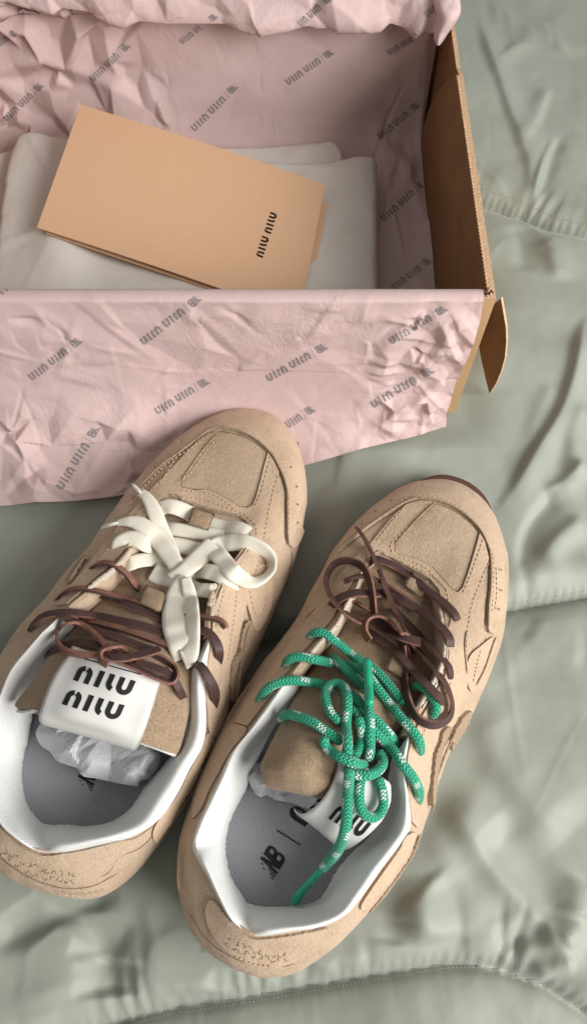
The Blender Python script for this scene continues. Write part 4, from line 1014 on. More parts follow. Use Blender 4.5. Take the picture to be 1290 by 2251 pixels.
# left sneaker pieces
ltoe = [(292, 1098), (313, 1072), (336, 1047), (362, 1023), (388, 1003), (415, 985), (438, 965), (459, 953), (486, 946), (506, 948), (526, 953), (546, 961), (565, 973), (580, 986), (592, 999), (604, 1016), (614, 1036), (622, 1056), (627, 1078), (628, 1123), (627, 1172), (630, 1196), (640, 1205), (650, 1198), (660, 1178), (668, 1150)]
lout = [(671, 1120), (671, 1080), (667, 1030), (656, 990), (643, 966), (622, 938), (597, 920), (560, 910), (525, 910), (490, 917), (455, 932), (420, 953), (390, 977), (360, 1005), (330, 1038), (300, 1077)]
lpanel = [(480, 957), (505, 954), (527, 960), (546, 968), (565, 980), (584, 998), (575, 1040), (566, 1075), (558, 1100), (551, 1111), (540, 1114), (524, 1113), (508, 1100), (493, 1092), (475, 1082), (458, 1076), (430, 1076), (408, 1073), (399, 1069), (402, 1056), (430, 1018), (455, 985)]
lsaddle = [(424, 983), (440, 968), (460, 956), (479, 953), (455, 985), (428, 1020), (402, 1053), (395, 1066), (400, 1075), (430, 1080), (458, 1079), (476, 1085), (494, 1096), (512, 1106), (526, 1117), (545, 1119), (556, 1113), (563, 1095), (572, 1060), (580, 1025), (588, 998), (601, 1016), (612, 1040),
           (606, 1070), (596, 1110), (585, 1155), (577, 1200), (565, 1250), (548, 1300), (535, 1345), (522, 1400), (512, 1450), (503, 1500), (497, 1550), (490, 1600), (478, 1625), (456, 1612),
           (452, 1590), (448, 1515), (453, 1455), (462, 1402), (465, 1350), (480, 1302), (498, 1266), (524, 1228), (547, 1190), (554, 1164), (538, 1143), (506, 1131), (470, 1123), (435, 1113), (400, 1102), (372, 1094), (352, 1100),
           (322, 1142), (284, 1202), (238, 1252), (188, 1296), (150, 1330), (128, 1334), (150, 1300), (190, 1252), (228, 1205), (262, 1160), (300, 1118), (340, 1072), (372, 1040), (398, 1012)]
lheel = [(-20, 1800), (0, 1812), (40, 1850), (76, 1870), (100, 1877), (132, 1874), (200, 1862), (262, 1845), (266, 1860), (256, 1890), (235, 1915), (205, 1932), (175, 1942), (120, 1938), (60, 1915), (10, 1880), (-25, 1835)]
lextra = [('side_tab', [(534, 1290), (548, 1262), (572, 1240), (590, 1255), (596, 1290), (592, 1330), (580, 1362), (566, 1382), (556, 1384), (546, 1350), (538, 1320)], .0013, SO),
          ('ankle_panel', [(452, 1612), (478, 1620), (468, 1650), (445, 1700), (420, 1745), (395, 1785), (352, 1845), (334, 1840), (342, 1806), (385, 1748), (415, 1690), (440, 1645)], .0012, SO)]
lstr = [([(519, 1431), (521, 1402), (531, 1374), (540, 1364), (550, 1378), (543, 1402), (532, 1434)], .0032), ([(500, 1487), (505, 1453), (517, 1433), (529, 1443), (520, 1477), (516, 1521), (506, 1560), (500, 1530)], .0030),
        ([(196, 1232), (186, 1236), (172, 1262), (158, 1282), (150, 1282), (165, 1258), (180, 1236), (190, 1226)], .0025)]
details(L, ltoe, lout, lsaddle, lpanel, lextra,
        [[(478, 965), (450, 1003), (418, 1046), (392, 1066)], [(404, 990), (380, 1024), (352, 1072)], [(400, 1082), (440, 1084), (472, 1092), (500, 1108), (520, 1126)], [(594, 1006), (583, 1052), (572, 1095), (560, 1120)], [(610, 1050), (595, 1105), (583, 1160), (575, 1205), (560, 1255), (545, 1290)],
         [(400, 1096), (435, 1100), (470, 1108), (505, 1122), (540, 1135), (562, 1160), (558, 1190), (540, 1220)], [(519, 1300), (512, 1350), (503, 1405), (497, 1455)], [(490, 1300), (478, 1345), (470, 1385)],
         [(336, 1092), (300, 1140), (262, 1190), (215, 1240)], [(650, 1160), (640, 1190)], [(545, 1300), (558, 1352), (572, 1350), (583, 1310)], [(290, 1112), (322, 1072), (372, 1022), (420, 990), (462, 961)], [(598, 998), (618, 1040), (632, 1090), (632, 1160)]],
        [[(313, 1075), (362, 1028), (415, 989), (459, 957), (486, 950), (526, 957), (565, 977), (592, 1003), (612, 1036), (625, 1078), (626, 1123), (625, 1172), (630, 1200)], [(584, 998), (566, 1075), (551, 1111)], [(399, 1070), (440, 1078), (476, 1086), (508, 1104), (524, 1116), (545, 1117)],
         [(534, 1290), (541, 1330), (554, 1386), (568, 1378)], [(519, 1431), (522, 1399), (536, 1366)], [(500, 1500), (504, 1455), (517, 1433)], [(268, 1842), (262, 1880), (238, 1918), (200, 1936)], [(478, 1618), (462, 1662), (430, 1722), (395, 1782)],
         [(640, 1205), (640, 1240), (625, 1290), (600, 1330)], [(262, 1848), (300, 1840), (340, 1812)], [(270, 1880), (310, 1862), (350, 1822)], [(205, 1247), (170, 1290), (130, 1330)], [(-5, 1880), (60, 1925), (130, 1950), (200, 1948), (260, 1918)]],
        [([(313, 1070), (362, 1023), (415, 984), (459, 951), (486, 944), (526, 951), (565, 971), (592, 997), (614, 1034), (628, 1076), (629, 1123), (628, 1172), (631, 1196)], 5, .0012), ([(481, 957), (450, 990), (424, 1026), (400, 1060)], 6, .0010), ([(370, 1093), (392, 1096), (404, 1108)], 5, .0015),
         ([(404, 1104), (440, 1115), (475, 1126), (505, 1133), (530, 1138), (540, 1146)], 7, .0010), ([(477, 1286), (468, 1315), (461, 1345)], 7, .0012), ([(524, 1432), (530, 1400), (540, 1372)], 7, .0030), ([(506, 1550), (510, 1500), (518, 1450)], 8, .0030), ([(160, 1280), (180, 1250), (192, 1230)], 6, .002),
         ([(500, 1500), (488, 1560), (478, 1618)], 4, .0012), ([(476, 1622), (450, 1676), (420, 1732), (380, 1795)], 4, .0012)],
        [(373, 1002), (344, 1031), (402, 976), (648, 1072), (650, 1111), (649, 1149), (636, 1030)], lheel, lstr, [[(130, 1957), (165, 1962), (200, 1960), (240, 1948)]])

# right sneaker pieces
rtoe = [(745, 1216), (756, 1204), (780, 1184), (803, 1166), (826, 1149), (849, 1134), (872, 1119), (892, 1107), (919, 1100), (940, 1101), (958, 1104), (974, 1109), (989, 1115), (1005, 1124), (1020, 1135), (1035, 1148), (1047, 1162), (1056, 1173), (1063, 1188), (1070, 1206), (1074, 1226), (1075, 1282), (1069, 1340), (1066, 1376), (1070, 1390), (1080, 1394), (1092, 1380)]
rout = [(1103, 1352), (1110, 1290), (1107, 1222), (1089, 1160), (1072, 1128), (1052, 1102), (1028, 1082), (998, 1068), (970, 1063), (940, 1063), (908, 1070), (878, 1081), (848, 1099), (820, 1121), (794, 1145), (770, 1172)]
rpanel = [(958, 1109), (990, 1121), (1018, 1140), (1048, 1170), (1040, 1205), (1025, 1255), (1012, 1292), (1004, 1300), (994, 1296), (978, 1278), (952, 1248), (930, 1234), (905, 1226), (880, 1221), (869, 1214), (868, 1200), (900, 1163), (930, 1133)]
rsaddle = [(893, 1111), (920, 1104), (945, 1104), (954, 1106), (928, 1132), (896, 1166), (864, 1198), (865, 1214), (876, 1222), (905, 1229), (928, 1237), (950, 1251), (975, 1282), (992, 1300), (1005, 1305), (1015, 1295), (1028, 1258), (1043, 1208), (1052, 1174), (1062, 1192), (1071, 1230),
           (1062, 1262), (1045, 1300), (1032, 1335), (1024, 1380), (1020, 1420), (1022, 1460), (1022, 1505), (1010, 1540), (990, 1570), (965, 1620), (950, 1665), (940, 1720), (925, 1775), (912, 1818), (900, 1806),
           (890, 1740), (889, 1690), (892, 1655), (902, 1618), (922, 1575), (948, 1528), (973, 1484), (983, 1438), (981, 1400), (977, 1366), (973, 1330), (965, 1300), (945, 1275), (915, 1260), (886, 1244), (858, 1227), (832, 1219), (806, 1226),
           (783, 1264), (760, 1314), (733, 1361), (700, 1401), (667, 1438), (634, 1480), (592, 1539), (548, 1598), (520, 1590), (545, 1545), (580, 1498), (620, 1448), (655, 1402), (690, 1352), (722, 1305), (752, 1262), (780, 1230), (812, 1200), (840, 1165), (866, 1135)]
rheel = [(500, 2015), (510, 2024), (538, 2050), (564, 2060), (628, 2054), (690, 2042), (716, 2036), (712, 2050), (698, 2068), (672, 2092), (640, 2112), (600, 2122), (545, 2112), (500, 2085), (470, 2050), (455, 2005), (470, 1975)]
rextra = [('side_tab', [(1020, 1470), (1030, 1440), (1052, 1420), (1080, 1400), (1084, 1420), (1066, 1470), (1048, 1505), (1034, 1520), (1024, 1505)], .0013, SO),
          ('ankle_panel', [(500, 1602), (520, 1594), (545, 1606), (512, 1650), (482, 1702), (462, 1740), (445, 1780), (424, 1800), (432, 1755), (456, 1690), (480, 1636)], .0010, SO),
          ('heel_side_panel', [(905, 1828), (914, 1838), (900, 1866), (872, 1905), (835, 1960), (800, 1996), (790, 1985), (830, 1925), (868, 1872), (892, 1835)], .0014, SO)]
rstr = [([(942, 1700), (946, 1658), (957, 1627), (965, 1600), (982, 1596), (966, 1633), (953, 1684), (946, 1740), (940, 1770), (938, 1735)], .0034), ([(1010, 1575), (1030, 1560), (1020, 1590), (995, 1632), (985, 1645), (990, 1612)], .0022),
        ([(668, 1322), (650, 1346), (625, 1384), (596, 1424), (580, 1444), (572, 1448), (590, 1420), (622, 1372), (650, 1332), (662, 1316)], .0030)]
details(R, rtoe, rout, rsaddle, rpanel, rextra,
        [[(946, 1112), (915, 1142), (880, 1178), (858, 1200), (862, 1222)], [(886, 1122), (856, 1158), (826, 1196)], [(866, 1226), (900, 1236), (935, 1252), (962, 1280), (984, 1305)], [(1058, 1190), (1045, 1230), (1028, 1278), (1014, 1310)], [(1070, 1240), (1050, 1290), (1036, 1325), (1026, 1370), (1020, 1420), (1019, 1460)],
         [(1082, 1370), (1078, 1384)], [(1086, 1250), (1087, 1300), (1082, 1345)], [(888, 1240), (918, 1254), (948, 1268), (975, 1292), (985, 1325), (988, 1370)], [(700, 1365), (735, 1310), (768, 1262)], [(1066, 1190), (1080, 1230), (1080, 1290), (1076, 1350)], [(756, 1198), (803, 1160), (849, 1128), (892, 1101), (940, 1094), (989, 1108), (1030, 1138)],
         [(985, 1500), (962, 1545), (935, 1590), (915, 1630)], [(1050, 1430), (1040, 1470), (1034, 1500)]],
        [[(756, 1208), (803, 1170), (849, 1138), (892, 1111), (919, 1104), (958, 1108), (989, 1119), (1020, 1139), (1045, 1164), (1060, 1190), (1071, 1226), (1072, 1282), (1066, 1340), (1064, 1380), (1076, 1396)], [(1049, 1172), (1040, 1206), (1025, 1256), (1008, 1300)], [(717, 1317), (692, 1340), (664, 1366)],
         [(1067, 1392), (1062, 1425), (1045, 1465), (1030, 1492)], [(1060, 1440), (1052, 1480), (1040, 1500)], [(943, 1690), (947, 1656), (960, 1620)], [(964, 1600), (975, 1568)], [(911, 1830), (897, 1868), (870, 1910), (830, 1965)], [(503, 2018), (545, 2056), (600, 2062), (680, 2046), (735, 2020)],
         [(720, 2040), (700, 2070), (668, 2096), (630, 2116)], [(498, 1604), (520, 1590), (538, 1598)], [(415, 2000), (440, 2045), (480, 2085), (540, 2115), (600, 2126), (650, 2118)]],
        [([(756, 1203), (803, 1165), (849, 1133), (892, 1106), (919, 1099), (958, 1103), (989, 1114), (1020, 1134), (1047, 1161), (1063, 1188), (1074, 1225), (1075, 1282), (1069, 1340), (1067, 1380)], 5, .0012), ([(957, 1107), (925, 1136), (895, 1168), (866, 1201)], 6, .0010),
         ([(820, 1220), (835, 1216), (848, 1226)], 5, .0012), ([(862, 1230), (890, 1244), (918, 1259), (944, 1272)], 6, .0010), ([(985, 1330), (990, 1360), (984, 1385)], 4, .0012), ([(1020, 1390), (1016, 1430), (1020, 1480)], 4, .0012), ([(950, 1690), (958, 1640), (974, 1602)], 6, .0020), ([(940, 1780), (946, 1730), (950, 1680)], 6, .0020),
         ([(655, 1338), (628, 1378), (596, 1424), (576, 1446)], 6, .0015), ([(914, 1828), (900, 1868), (872, 1912), (832, 1966), (800, 2002)], 6, .0018), ([(560, 1500), (530, 1545), (505, 1590)], 4, .0015), ([(404, 1870), (400, 1915), (402, 1955)], 5, .0015), ([(1084, 1398), (1072, 1430), (1058, 1470), (1040, 1505)], 4, .0012),
         ([(990, 1612), (970, 1655), (955, 1700)], 6, .0015)],
        [(860, 1105), (826, 1129), (796, 1157), (1095, 1255), (1095, 1299), (1090, 1340)], rheel, rstr, [[(520, 2095), (560, 2112), (600, 2118)]])

# embossed wording round the heels, too worn to read: raised squiggles of leather
def emboss(s, line, seed, hgt):
    rg = random.Random(seed); q = densify(line, 14); mb = MB(); mg = MB()
    for i, (x, y) in enumerate(q[:, :2]):
        t = q[min(i + 1, len(q) - 1), :2] - q[max(i - 1, 0), :2]; t = t / np.linalg.norm(t); n = np.array((-t[1], t[0]))
        for row in (-1, 1):
            c = np.array((x, y)) + n * (row * hgt * .75 + rg.uniform(-1.5, 1.5)); loop = []; a0 = rg.uniform(0, 6.28)
            for a in np.linspace(0, rg.uniform(.7, 1.5) * math.pi, 6): loop.append(tuple(c + t * math.cos(a + a0) * rg.uniform(3, 6.5) + n * math.sin(a + a0) * rg.uniform(3, 6.5)))
            ragged_strip(s, mb, loop, rg.uniform(1.4, 2.8), .0010, seed + i, .0009); ragged_strip(s, mg, [(a + .9, b + 1.8) for a, b in loop[:4]], 1.3, .0006, i, .0007)
    tag(mb.build('embossed_wording', M['suede_rough'], s.root), kind='stuff'); tag(mg.build('embossed_recess', M['groove'], s.root), kind='stuff')
emboss(L, [(14, 1874), (60, 1900), (110, 1918), (165, 1924)], 5, 9)
emboss(R, [(508, 2068), (545, 2085), (590, 2098), (630, 2098)], 9, 7)

# ------------------------------------------------------------------ tongues
def tongue(s, rows, tip_row, name='tongue'):
    V = loft_rows(rows, 40, 90); nz = V.copy()
    for i in range(V.shape[0]):
        for j in range(V.shape[1]): p = V[i, j]; nz[i, j, 2] += noise.noise((p[0] * 60, p[1] * 60, 3)) * .0014 + noise.noise((p[0] * 22, p[1] * 22, 8)) * .0016
    nz[:, :, 2] += np.clip(np.linspace(-.6, 1, nz.shape[0]), 0, 1)[:, None] * np.array([noise.noise((q * .16, 4.4, 0)) for q in range(nz.shape[1])])[None] * .0012
    o, v, f = thick_sheet(name, nz, .0085, [M['suede_rough'], M['lining']], s.root, 1, 1, rim=4)
    return o, v, f
lrows = [(360, 1085, .044, .048, 570, 1140, .044), (292, 1190, .045, .052, 545, 1215, .045), (240, 1262, .047, .056, 500, 1290, .048), (190, 1330, .051, .063, 478, 1365, .053), (140, 1395, .057, .074, 462, 1430, .060), (92, 1450, .063, .085, 450, 1490, .065), (52, 1505, .063, .089, 436, 1560, .063), (24, 1548, .062, .089, 414, 1645, .060), (34, 1566, .060, .084, 398, 1676, .057)]
lto, ltv, ltf = tongue(L, lrows, None)
rrows = [(805, 1210, .044, .047, 985, 1300, .044), (765, 1300, .048, .056, 985, 1370, .049), (722, 1385, .052, .063, 985, 1440, .055), (668, 1462, .056, .070, 950, 1530, .060), (620, 1560, .060, .078, 905, 1620, .064), (584, 1640, .063, .083, 870, 1690, .062), (560, 1712, .062, .080, 800, 1770, .058)]
rto_rows = [(805, 1210, .044, .047, 985, 1300, .044), (765, 1300, .045, .052, 985, 1370, .046), (722, 1385, .048, .057, 985, 1440, .050), (672, 1462, .053, .066, 955, 1525, .055), (628, 1545, .062, .078, 895, 1605, .063), (588, 1625, .068, .085, 800, 1660, .066), (563, 1680, .068, .087, 752, 1704, .070), (566, 1706, .067, .084, 742, 1732, .070), (576, 1727, .064, .077, 724, 1753, .066), (600, 1738, .061, .068, 705, 1762, .063)]
rto, rtv, rtf = tongue(R, rto_rows, None)
bl = BVHTree.FromPolygons(ltv, ltf); br = BVHTree.FromPolygons(rtv, rtf)
def lace_loop(s, bv, quad, th=.0016, lift=.0035):
    """small suede keeper the lace runs under"""
    (a, b, c, d) = quad; nr, nc = 10, 8; V = np.zeros((nr, nc, 3))
    for i in range(nr):
        for j in range(nc):
            u, w_ = i / (nr - 1), j / (nc - 1); x = (a[0] * (1 - w_) + b[0] * w_) * (1 - u) + (d[0] * (1 - w_) + c[0] * w_) * u; y = (a[1] * (1 - w_) + b[1] * w_) * (1 - u) + (d[1] * (1 - w_) + c[1] * w_) * u
            h, n = hit(bv, x, y); h = h or P(x, y, .05); V[i, j] = P(x, y, h.z + lift * 1.9 * (.35 + .65 * math.sin(math.pi * (.12 + .76 * u))) + .001)
    thick_sheet('lace_keeper', V, .0018, [M['suede_rough'], M['suede_edge']], s.root)

# tongue labels
def label_strip(s, rows, th, tg_mat, n1=44, n2=26, name='tongue_label', bv=None):
    R_ = np.array([[*P(a, b, z), *P(c, d, z2)] for (a, b, z, c, d, z2) in rows]); Rd, _ = catmull(R_, n1); u = np.linspace(0, 1, n2); V = np.zeros((n1, n2, 3))
    for i in range(n1): V[i] = Rd[i, :3] + (Rd[i, 3:] - Rd[i, :3]) * u[:, None]; V[i, :, 2] += .0016 * np.sin(math.pi * u)
    if bv is not None:
        for i in range(int(n1 * .62)):
            for j in range(n2):
                x, y = pix(V[i, j]); h, n = hit(bv, x, y)
                if h is not None and h.z + .0026 > V[i, j, 2]: V[i, j] = P(x, y, h.z + .0026)
        for _ in range(3): V[1:-1, :, :] = (V[:-2] + V[2:] + 2 * V[1:-1]) / 4; V[:, 1:-1, :] = (V[:, :-2] + V[:, 2:] + 2 * V[:, 1:-1]) / 4
    return V
V = label_strip(L, [(160, 1415, .079, 362, 1485, .077), (149, 1437, .083, 352, 1508, .081), (126, 1470, .0865, 343, 1536, .084), (107, 1505, .088, 332, 1566, .0855), (94, 1540, .0878, 322, 1596, .085), (87, 1564, .0855, 313, 1622, .083), (84, 1580, .082, 306, 1642, .079), (88, 1592, .076, 302, 1652, .073), (96, 1590, .069, 306, 1650, .066), (106, 1570, .064, 316, 1630, .062)], .0016, None, bv=bl)
llab, lv_, lf_ = thick_sheet('tongue_label', V, .0014, [M['white_rubber'], M['white_rubber']], lto, soft=1.2)
llab.parent = L.root; llab.matrix_parent_inverse = parent_inv(L.root)
llv, llf = lv_, lf_; blab = BVHTree.FromPolygons(lv_, lf_); mb = MB()
for o_ in ((161.7, 1495.3), (137.4, 1548.1)): decal(mb, blab, WORD, o_, (36.9, 11.2), (15.7, -34.4), .0003)
for sh in [stroke(lin((0, 0), (1, 0), 40), .03)]: pass
q = densify([(187, 1449), (248, 1466), (310, 1483)], 4); v = []
for a in q:
    for d_ in (-1.2, 1.2): h, n = hit(blab, a[0], a[1] + d_); v.append(h + n * .0003)
mb.add(v, [(2 * i, 2 * i + 1, 2 * i + 3, 2 * i + 2) for i in range(len(q) - 1)])
mb.build('print', M['ink'], llab)

V = label_strip(R, [(735, 1640, .079, 862, 1720, .070), (742, 1672, .080, 862, 1750, .071), (738, 1700, .080, 858, 1772, .070), (722, 1738, .078, 842, 1805, .068), (700, 1768, .074, 818, 1832, .063), (676, 1788, .068, 792, 1854, .056), (658, 1793, .061, 768, 1869, .050), (648, 1783, .056, 752, 1872, .046), (646, 1772, .057, 745, 1862, .044)], .0018, None)
rlab, lv_, lf_ = thick_sheet('tongue_label', V, .0018, [M['white_rubber'], M['white_rubber']], R.root, soft=1.2)
rlv, rlf = lv_, lf_; brl = BVHTree.FromPolygons(lv_, lf_); mb = MB()
for o_ in ((721.5, 1798),): decal(mb, brl, WORD, o_, (21, 13.2), (25, -31.6), .0003)
mb.build('print', M['ink'], rlab)

# insole print
mb = MB(); decal(mb, R.ibvh, LINE_IN, (602, 1932), (20.5 * .86, -34 * .86), (-30 * 1.35, -19 * 1.35), .0004); mb.build('print', M['ink'], R.insole)
mb = MB(); decal(mb, L.ibvh, LINE, (168, 1742), (12.5, -27), (0, 0), .0004) if False else None
mb = MB(); decal(mb, L.ibvh, LINE, (204, 1738), (8.5, -30), (-37, -11), .0004); mb.build('print', M['ink'], L.insole)

# crumpled tissue stuffed into the toes
def stuffing(name, outline, z, seed, label):
    p = densify(outline, 8, True); pl = [tuple(a) for a in p[:, :2]]; xs = p[:, 0]; ys = p[:, 1]
    pts = pl + [(x, y) for x in np.arange(xs.min(), xs.max(), 5) for y in np.arange(ys.min(), ys.max(), 5) if inside(pl, x, y)]
    r = delaunay_2d_cdt([Vector(a) for a in pts], [(i, (i + 1) % len(pl)) for i in range(len(pl))], [list(range(len(pl)))], 1, 1e-6)
    A = np.array([tuple(v) for v in r[0]]); d, _, _ = seg_dist(A[:, 0], A[:, 1], pl + [pl[0]]); rg = random.Random(seed)
    Z = z - .010 * (1 - np.clip(d / 45, 0, 1)) ** 2 + facets(A[:, 0], A[:, 1], rg, 34, (xs.min(), xs.max(), ys.min(), ys.max()), .0060)
    v = [P(a, b, c) for (a, b), c in zip(A, Z)]; f = [tuple(q) for q in r[2]]; n = len(pl)
    k = len(v); v += [P(a, b, .0285) for a, b in [tuple(A[i]) for i in range(n)]]; f += [(i, (i + 1) % n, k + (i + 1) % n, k + i) for i in range(n)]
    o = mesh_obj(name, v, f, M['stuffing'], smooth=False); return tag(o, label, 'tissue stuffing')
stuffing('stuffing_paper', [(84, 1600), (80, 1618), (92, 1640), (110, 1652), (125, 1672), (150, 1682), (172, 1690), (182, 1706), (215, 1712), (262, 1722), (302, 1728), (308, 1716), (325, 1712), (345, 1690), (352, 1662), (340, 1630), (305, 1600), (200, 1570), (120, 1560)], .052, 4, 'crumpled white translucent paper under the white tongue label of the left sneaker')
stuffing('stuffing_paper', [(545, 1705), (556, 1738), (572, 1752), (588, 1748), (605, 1758), (640, 1765), (680, 1775), (700, 1740), (660, 1690), (600, 1670), (560, 1680)], .045, 6, 'crumpled white translucent paper below the folded tongue of the right sneaker')

# ------------------------------------------------------------------ laces
def shoe_hull(s, extra):
    v = [tuple(a) for a in s.uv_]; f = list(s.uf)
    for vv, ff in extra: n = len(v); v += [tuple(a) for a in vv]; f += [tuple(i + n for i in q) for q in ff]
    return BVHTree.FromPolygons(v, f)
WL = LaceWorld(shoe_hull(L, [(ltv, ltf), (L.lv, L.lf), (llv, llf)])); WR = LaceWorld(shoe_hull(R, [(rtv, rtf), (R.lv, R.lf), (rlv, rlf)]))
# thin raw lining edge running up the throat
def throat_edge(s0, lines, w, bv):
    mb = MB(); s = Shoe(); s.bvh = bv; s.root = s0.root
    for k, l in enumerate(lines):
        ragged_strip(s, mb, l, w, .001, k + 40, .0010); ragged_strip(s, mb, [(a + 3, b + 2.5) for a, b in l], w * .7, .001, k + 60, .0002)
    tag(mb.build('raw_lining_edge', M['lining_edge'], s.root), kind='stuff')
throat_edge(L, [[(290, 1206), (270, 1232), (244, 1258), (215, 1280), (190, 1302)], [(470, 1300), (464, 1330), (461, 1365)]], 12, WL.bvh)
throat_edge(R, [[(790, 1270), (778, 1300), (760, 1330), (742, 1368), (722, 1392), (700, 1415), (680, 1440)], [(966, 1335), (972, 1370), (977, 1405), (976, 1440), (965, 1478), (945, 1515), (922, 1555)]], 8.5, WR.bvh)

def tongue_hem(s0, lines, bv):
    mb = MB(); s = Shoe(); s.bvh = bv
    for k, l in enumerate(lines):
        for q in range(3): ragged_strip(s, mb, [(a + q * .4, b + q * 1.6 - 1.5) for a, b in l], 7.5, .001, k * 5 + q + 80, .0003 - q * .0008)
    tag(mb.build('tongue_hem', M['lining'], s0.root), kind='stuff')
tongue_hem(R, [[(566, 1716), (574, 1731), (592, 1741), (620, 1749), (655, 1759), (690, 1762)]], br)
tongue_hem(L, [[(312, 1640), (338, 1652), (368, 1666), (392, 1674), (402, 1666)], [(30, 1558), (52, 1564), (86, 1562)]], bl)
WLK = LaceWorld(WL.bvh)
leather = [M['leather_face'], M['leather_edge']]; pale = [M['leather_edge'], M['leather_edge_light']]; rev = [M['leather_edge'], M['leather_face']]
def leath(W, s, pts, twist=35, sink=(1, 1), mats=leather, w=.0038, t=.0015, lift=0., half=5.5):
    w *= 1.03; twist = max(twist, 24); p = lace_path(W, pts, half, w * .42, sink, lift); return ribbon('leather_lace', p, w, t, mats, s.root, twist)
lace_loop(L, bl, [(424, 1112), (473, 1127), (457, 1167), (409, 1152)])
lace_loop(L, bl, [(322, 1282), (368, 1300), (352, 1348), (300, 1326)])
lace_loop(R, br, [(903, 1254), (948, 1278), (926, 1316), (886, 1288)])
lace_loop(R, br, [(862, 1432), (905, 1452), (885, 1492), (846, 1470)], lift=.002)

# left: leather strands, bottom first
leath(WL, L, [(193, 1253), (219, 1239), (248, 1240), (278, 1261), (296, 1284), (312, 1302)], 40, (1, 1), rev)
leath(WL, L, [(219, 1308), (265, 1324), (310, 1342), (356, 1362), (400, 1378)], 30, (1, 1), leather)
leath(WL, L, [(126, 1317), (148, 1298), (181, 1294), (233, 1304), (293, 1320), (356, 1341), (410, 1350), (468, 1359), (492, 1369), (494, 1388)], 45, (1, 1), rev)
leath(WL, L, [(170, 1362), (220, 1370), (280, 1386), (360, 1415), (410, 1438)], 40, (1, 1), rev)
leath(WL, L, [(64, 1391), (77, 1369), (103, 1352), (152, 1347), (207, 1353), (263, 1365), (315, 1376), (360, 1391), (405, 1392), (442, 1385), (466, 1398), (482, 1428), (479, 1462)], 8, (1, 1), leather, .0042)
leath(WL, L, [(100, 1440), (140, 1420), (185, 1412), (225, 1424), (260, 1440)], 10, (1, 0), leather)
leath(WL, L, [(300, 1456), (345, 1470), (380, 1490), (405, 1538)], 20, (0, 1), leather)
leath(WL, L, [(122, 1346), (152, 1361), (204, 1382), (263, 1402), (320, 1424), (352, 1432)], 35, (1, 0), leather)
leath(WL, L, [(248, 1445), (226, 1440), (189, 1440), (152, 1433), (130, 1417), (126, 1392), (143, 1373), (170, 1368), (200, 1385), (228, 1412), (240, 1432)], 62, (0, 0), pale, .0036)
leath(WL, L, [(248, 1448), (300, 1469), (345, 1490), (375, 1500), (388, 1490), (384, 1468), (362, 1450), (335, 1440)], 55, (0, 0), leather, .0034)
leath(WL, L, [(238, 1462), (222, 1450), (222, 1432), (240, 1422), (268, 1422), (284, 1432)], 50, (0, 0), pale, .0036)
leath(WL, L, [(244, 1446), (282, 1446), (323, 1436), (352, 1427)], 18, (0, 0), leather, .0040)
leath(WL, L, [(425, 1452), (440, 1464), (453, 1480), (471, 1512), (474, 1535), (468, 1556)], 15, (1, 1), leather, .0042)

# left: cream flat lace
WW = [M['lace_white'], M['lace_white']]
def flat(W, pts, w=.0074, t=.0013, twist=0, sink=(1, 1), name='cream_lace', taper=None, lift=0., half=13):
    w *= 1.22; p = lace_path(W, pts, half * .9, t * .9, sink, lift); return ribbon(name, p, w, t, WW, L.root, twist, flat=True, taper=taper, cup=.03)
for o_, n_ in WL.done[:0]: pass
flat(WL, [(352, 1118), (372, 1112), (405, 1122), (440, 1143), (475, 1155), (515, 1160), (540, 1170), (553, 1190)], .0076)
flat(WL, [(355, 1158), (392, 1164), (435, 1170), (478, 1176), (520, 1190)], .0068)
flat(WL, [(345, 1200), (381, 1197), (418, 1205), (455, 1214), (490, 1226)], .0076)
flat(WL, [(262, 1214), (266, 1192), (292, 1183), (322, 1196), (345, 1204)], .0076)
flat(WL, [(276, 1243), (305, 1232), (345, 1230), (385, 1240), (420, 1244)], .0070)
flat(WL, [(405, 1262), (439, 1254), (473, 1260), (500, 1274), (508, 1302)], .0074)
flat(WL, [(410, 1280), (430, 1294), (455, 1298), (480, 1298)], .0066)
flat(WL, [(336, 1256), (362, 1268), (392, 1268), (412, 1250)], .0088, sink=(0, 0), t=.0016)
flat(WL, [(309, 1082), (322, 1092), (336, 1115), (350, 1153), (366, 1193), (384, 1240), (395, 1262)], .0076, sink=(0, 0), taper=[.55, .95, 1, 1.1, .8], lift=.001)
flat(WL, [(258, 1150), (276, 1146), (302, 1149), (334, 1170), (362, 1204), (386, 1240), (396, 1262)], .0082, sink=(0, 0), taper=[.35, .9, 1, 1, .8], lift=.001)
flat(WL, [(460, 1192), (483, 1222), (514, 1258), (552, 1277), (585, 1264), (598, 1240), (586, 1216), (556, 1199), (520, 1192), (484, 1196), (462, 1206)], .0080, sink=(0, 0), twist=[0, 0, 0, 15, 45, 60, 55, 40, 15, 5], lift=.001)
flat(WL, [(470, 1195), (446, 1218), (420, 1242), (396, 1262), (380, 1276)], .0092, sink=(0, 0), taper=[1, 1, .95, .75, .9], lift=.002)
flat(WL, [(408, 1268), (395, 1292), (387, 1330), (386, 1370), (394, 1410), (405, 1448)], .0112, sink=(0, 0), taper=[.5, .85, 1, 1, .9, .8], lift=.002)
flat(WL, [(402, 1450), (415, 1440), (423, 1400), (423, 1350), (416, 1305), (408, 1270)], .0088, sink=(0, 0), twist=[0, 20, 32, 32, 20, 0], taper=[1, .8, .8, .8, .5], lift=.003)
pa = lace_path(WL, [(291, 1064), (300, 1073), (311, 1084)], 5, .0012, (0, 0), .001); rope('aglet', pa, .0012, M['aglet_clear'], L.root)
pa = lace_path(WL, [(221, 1162), (240, 1154), (260, 1149)], 5, .0012, (0, 0), .001); rope('aglet', pa, .0011, M['aglet_clear'], L.root)

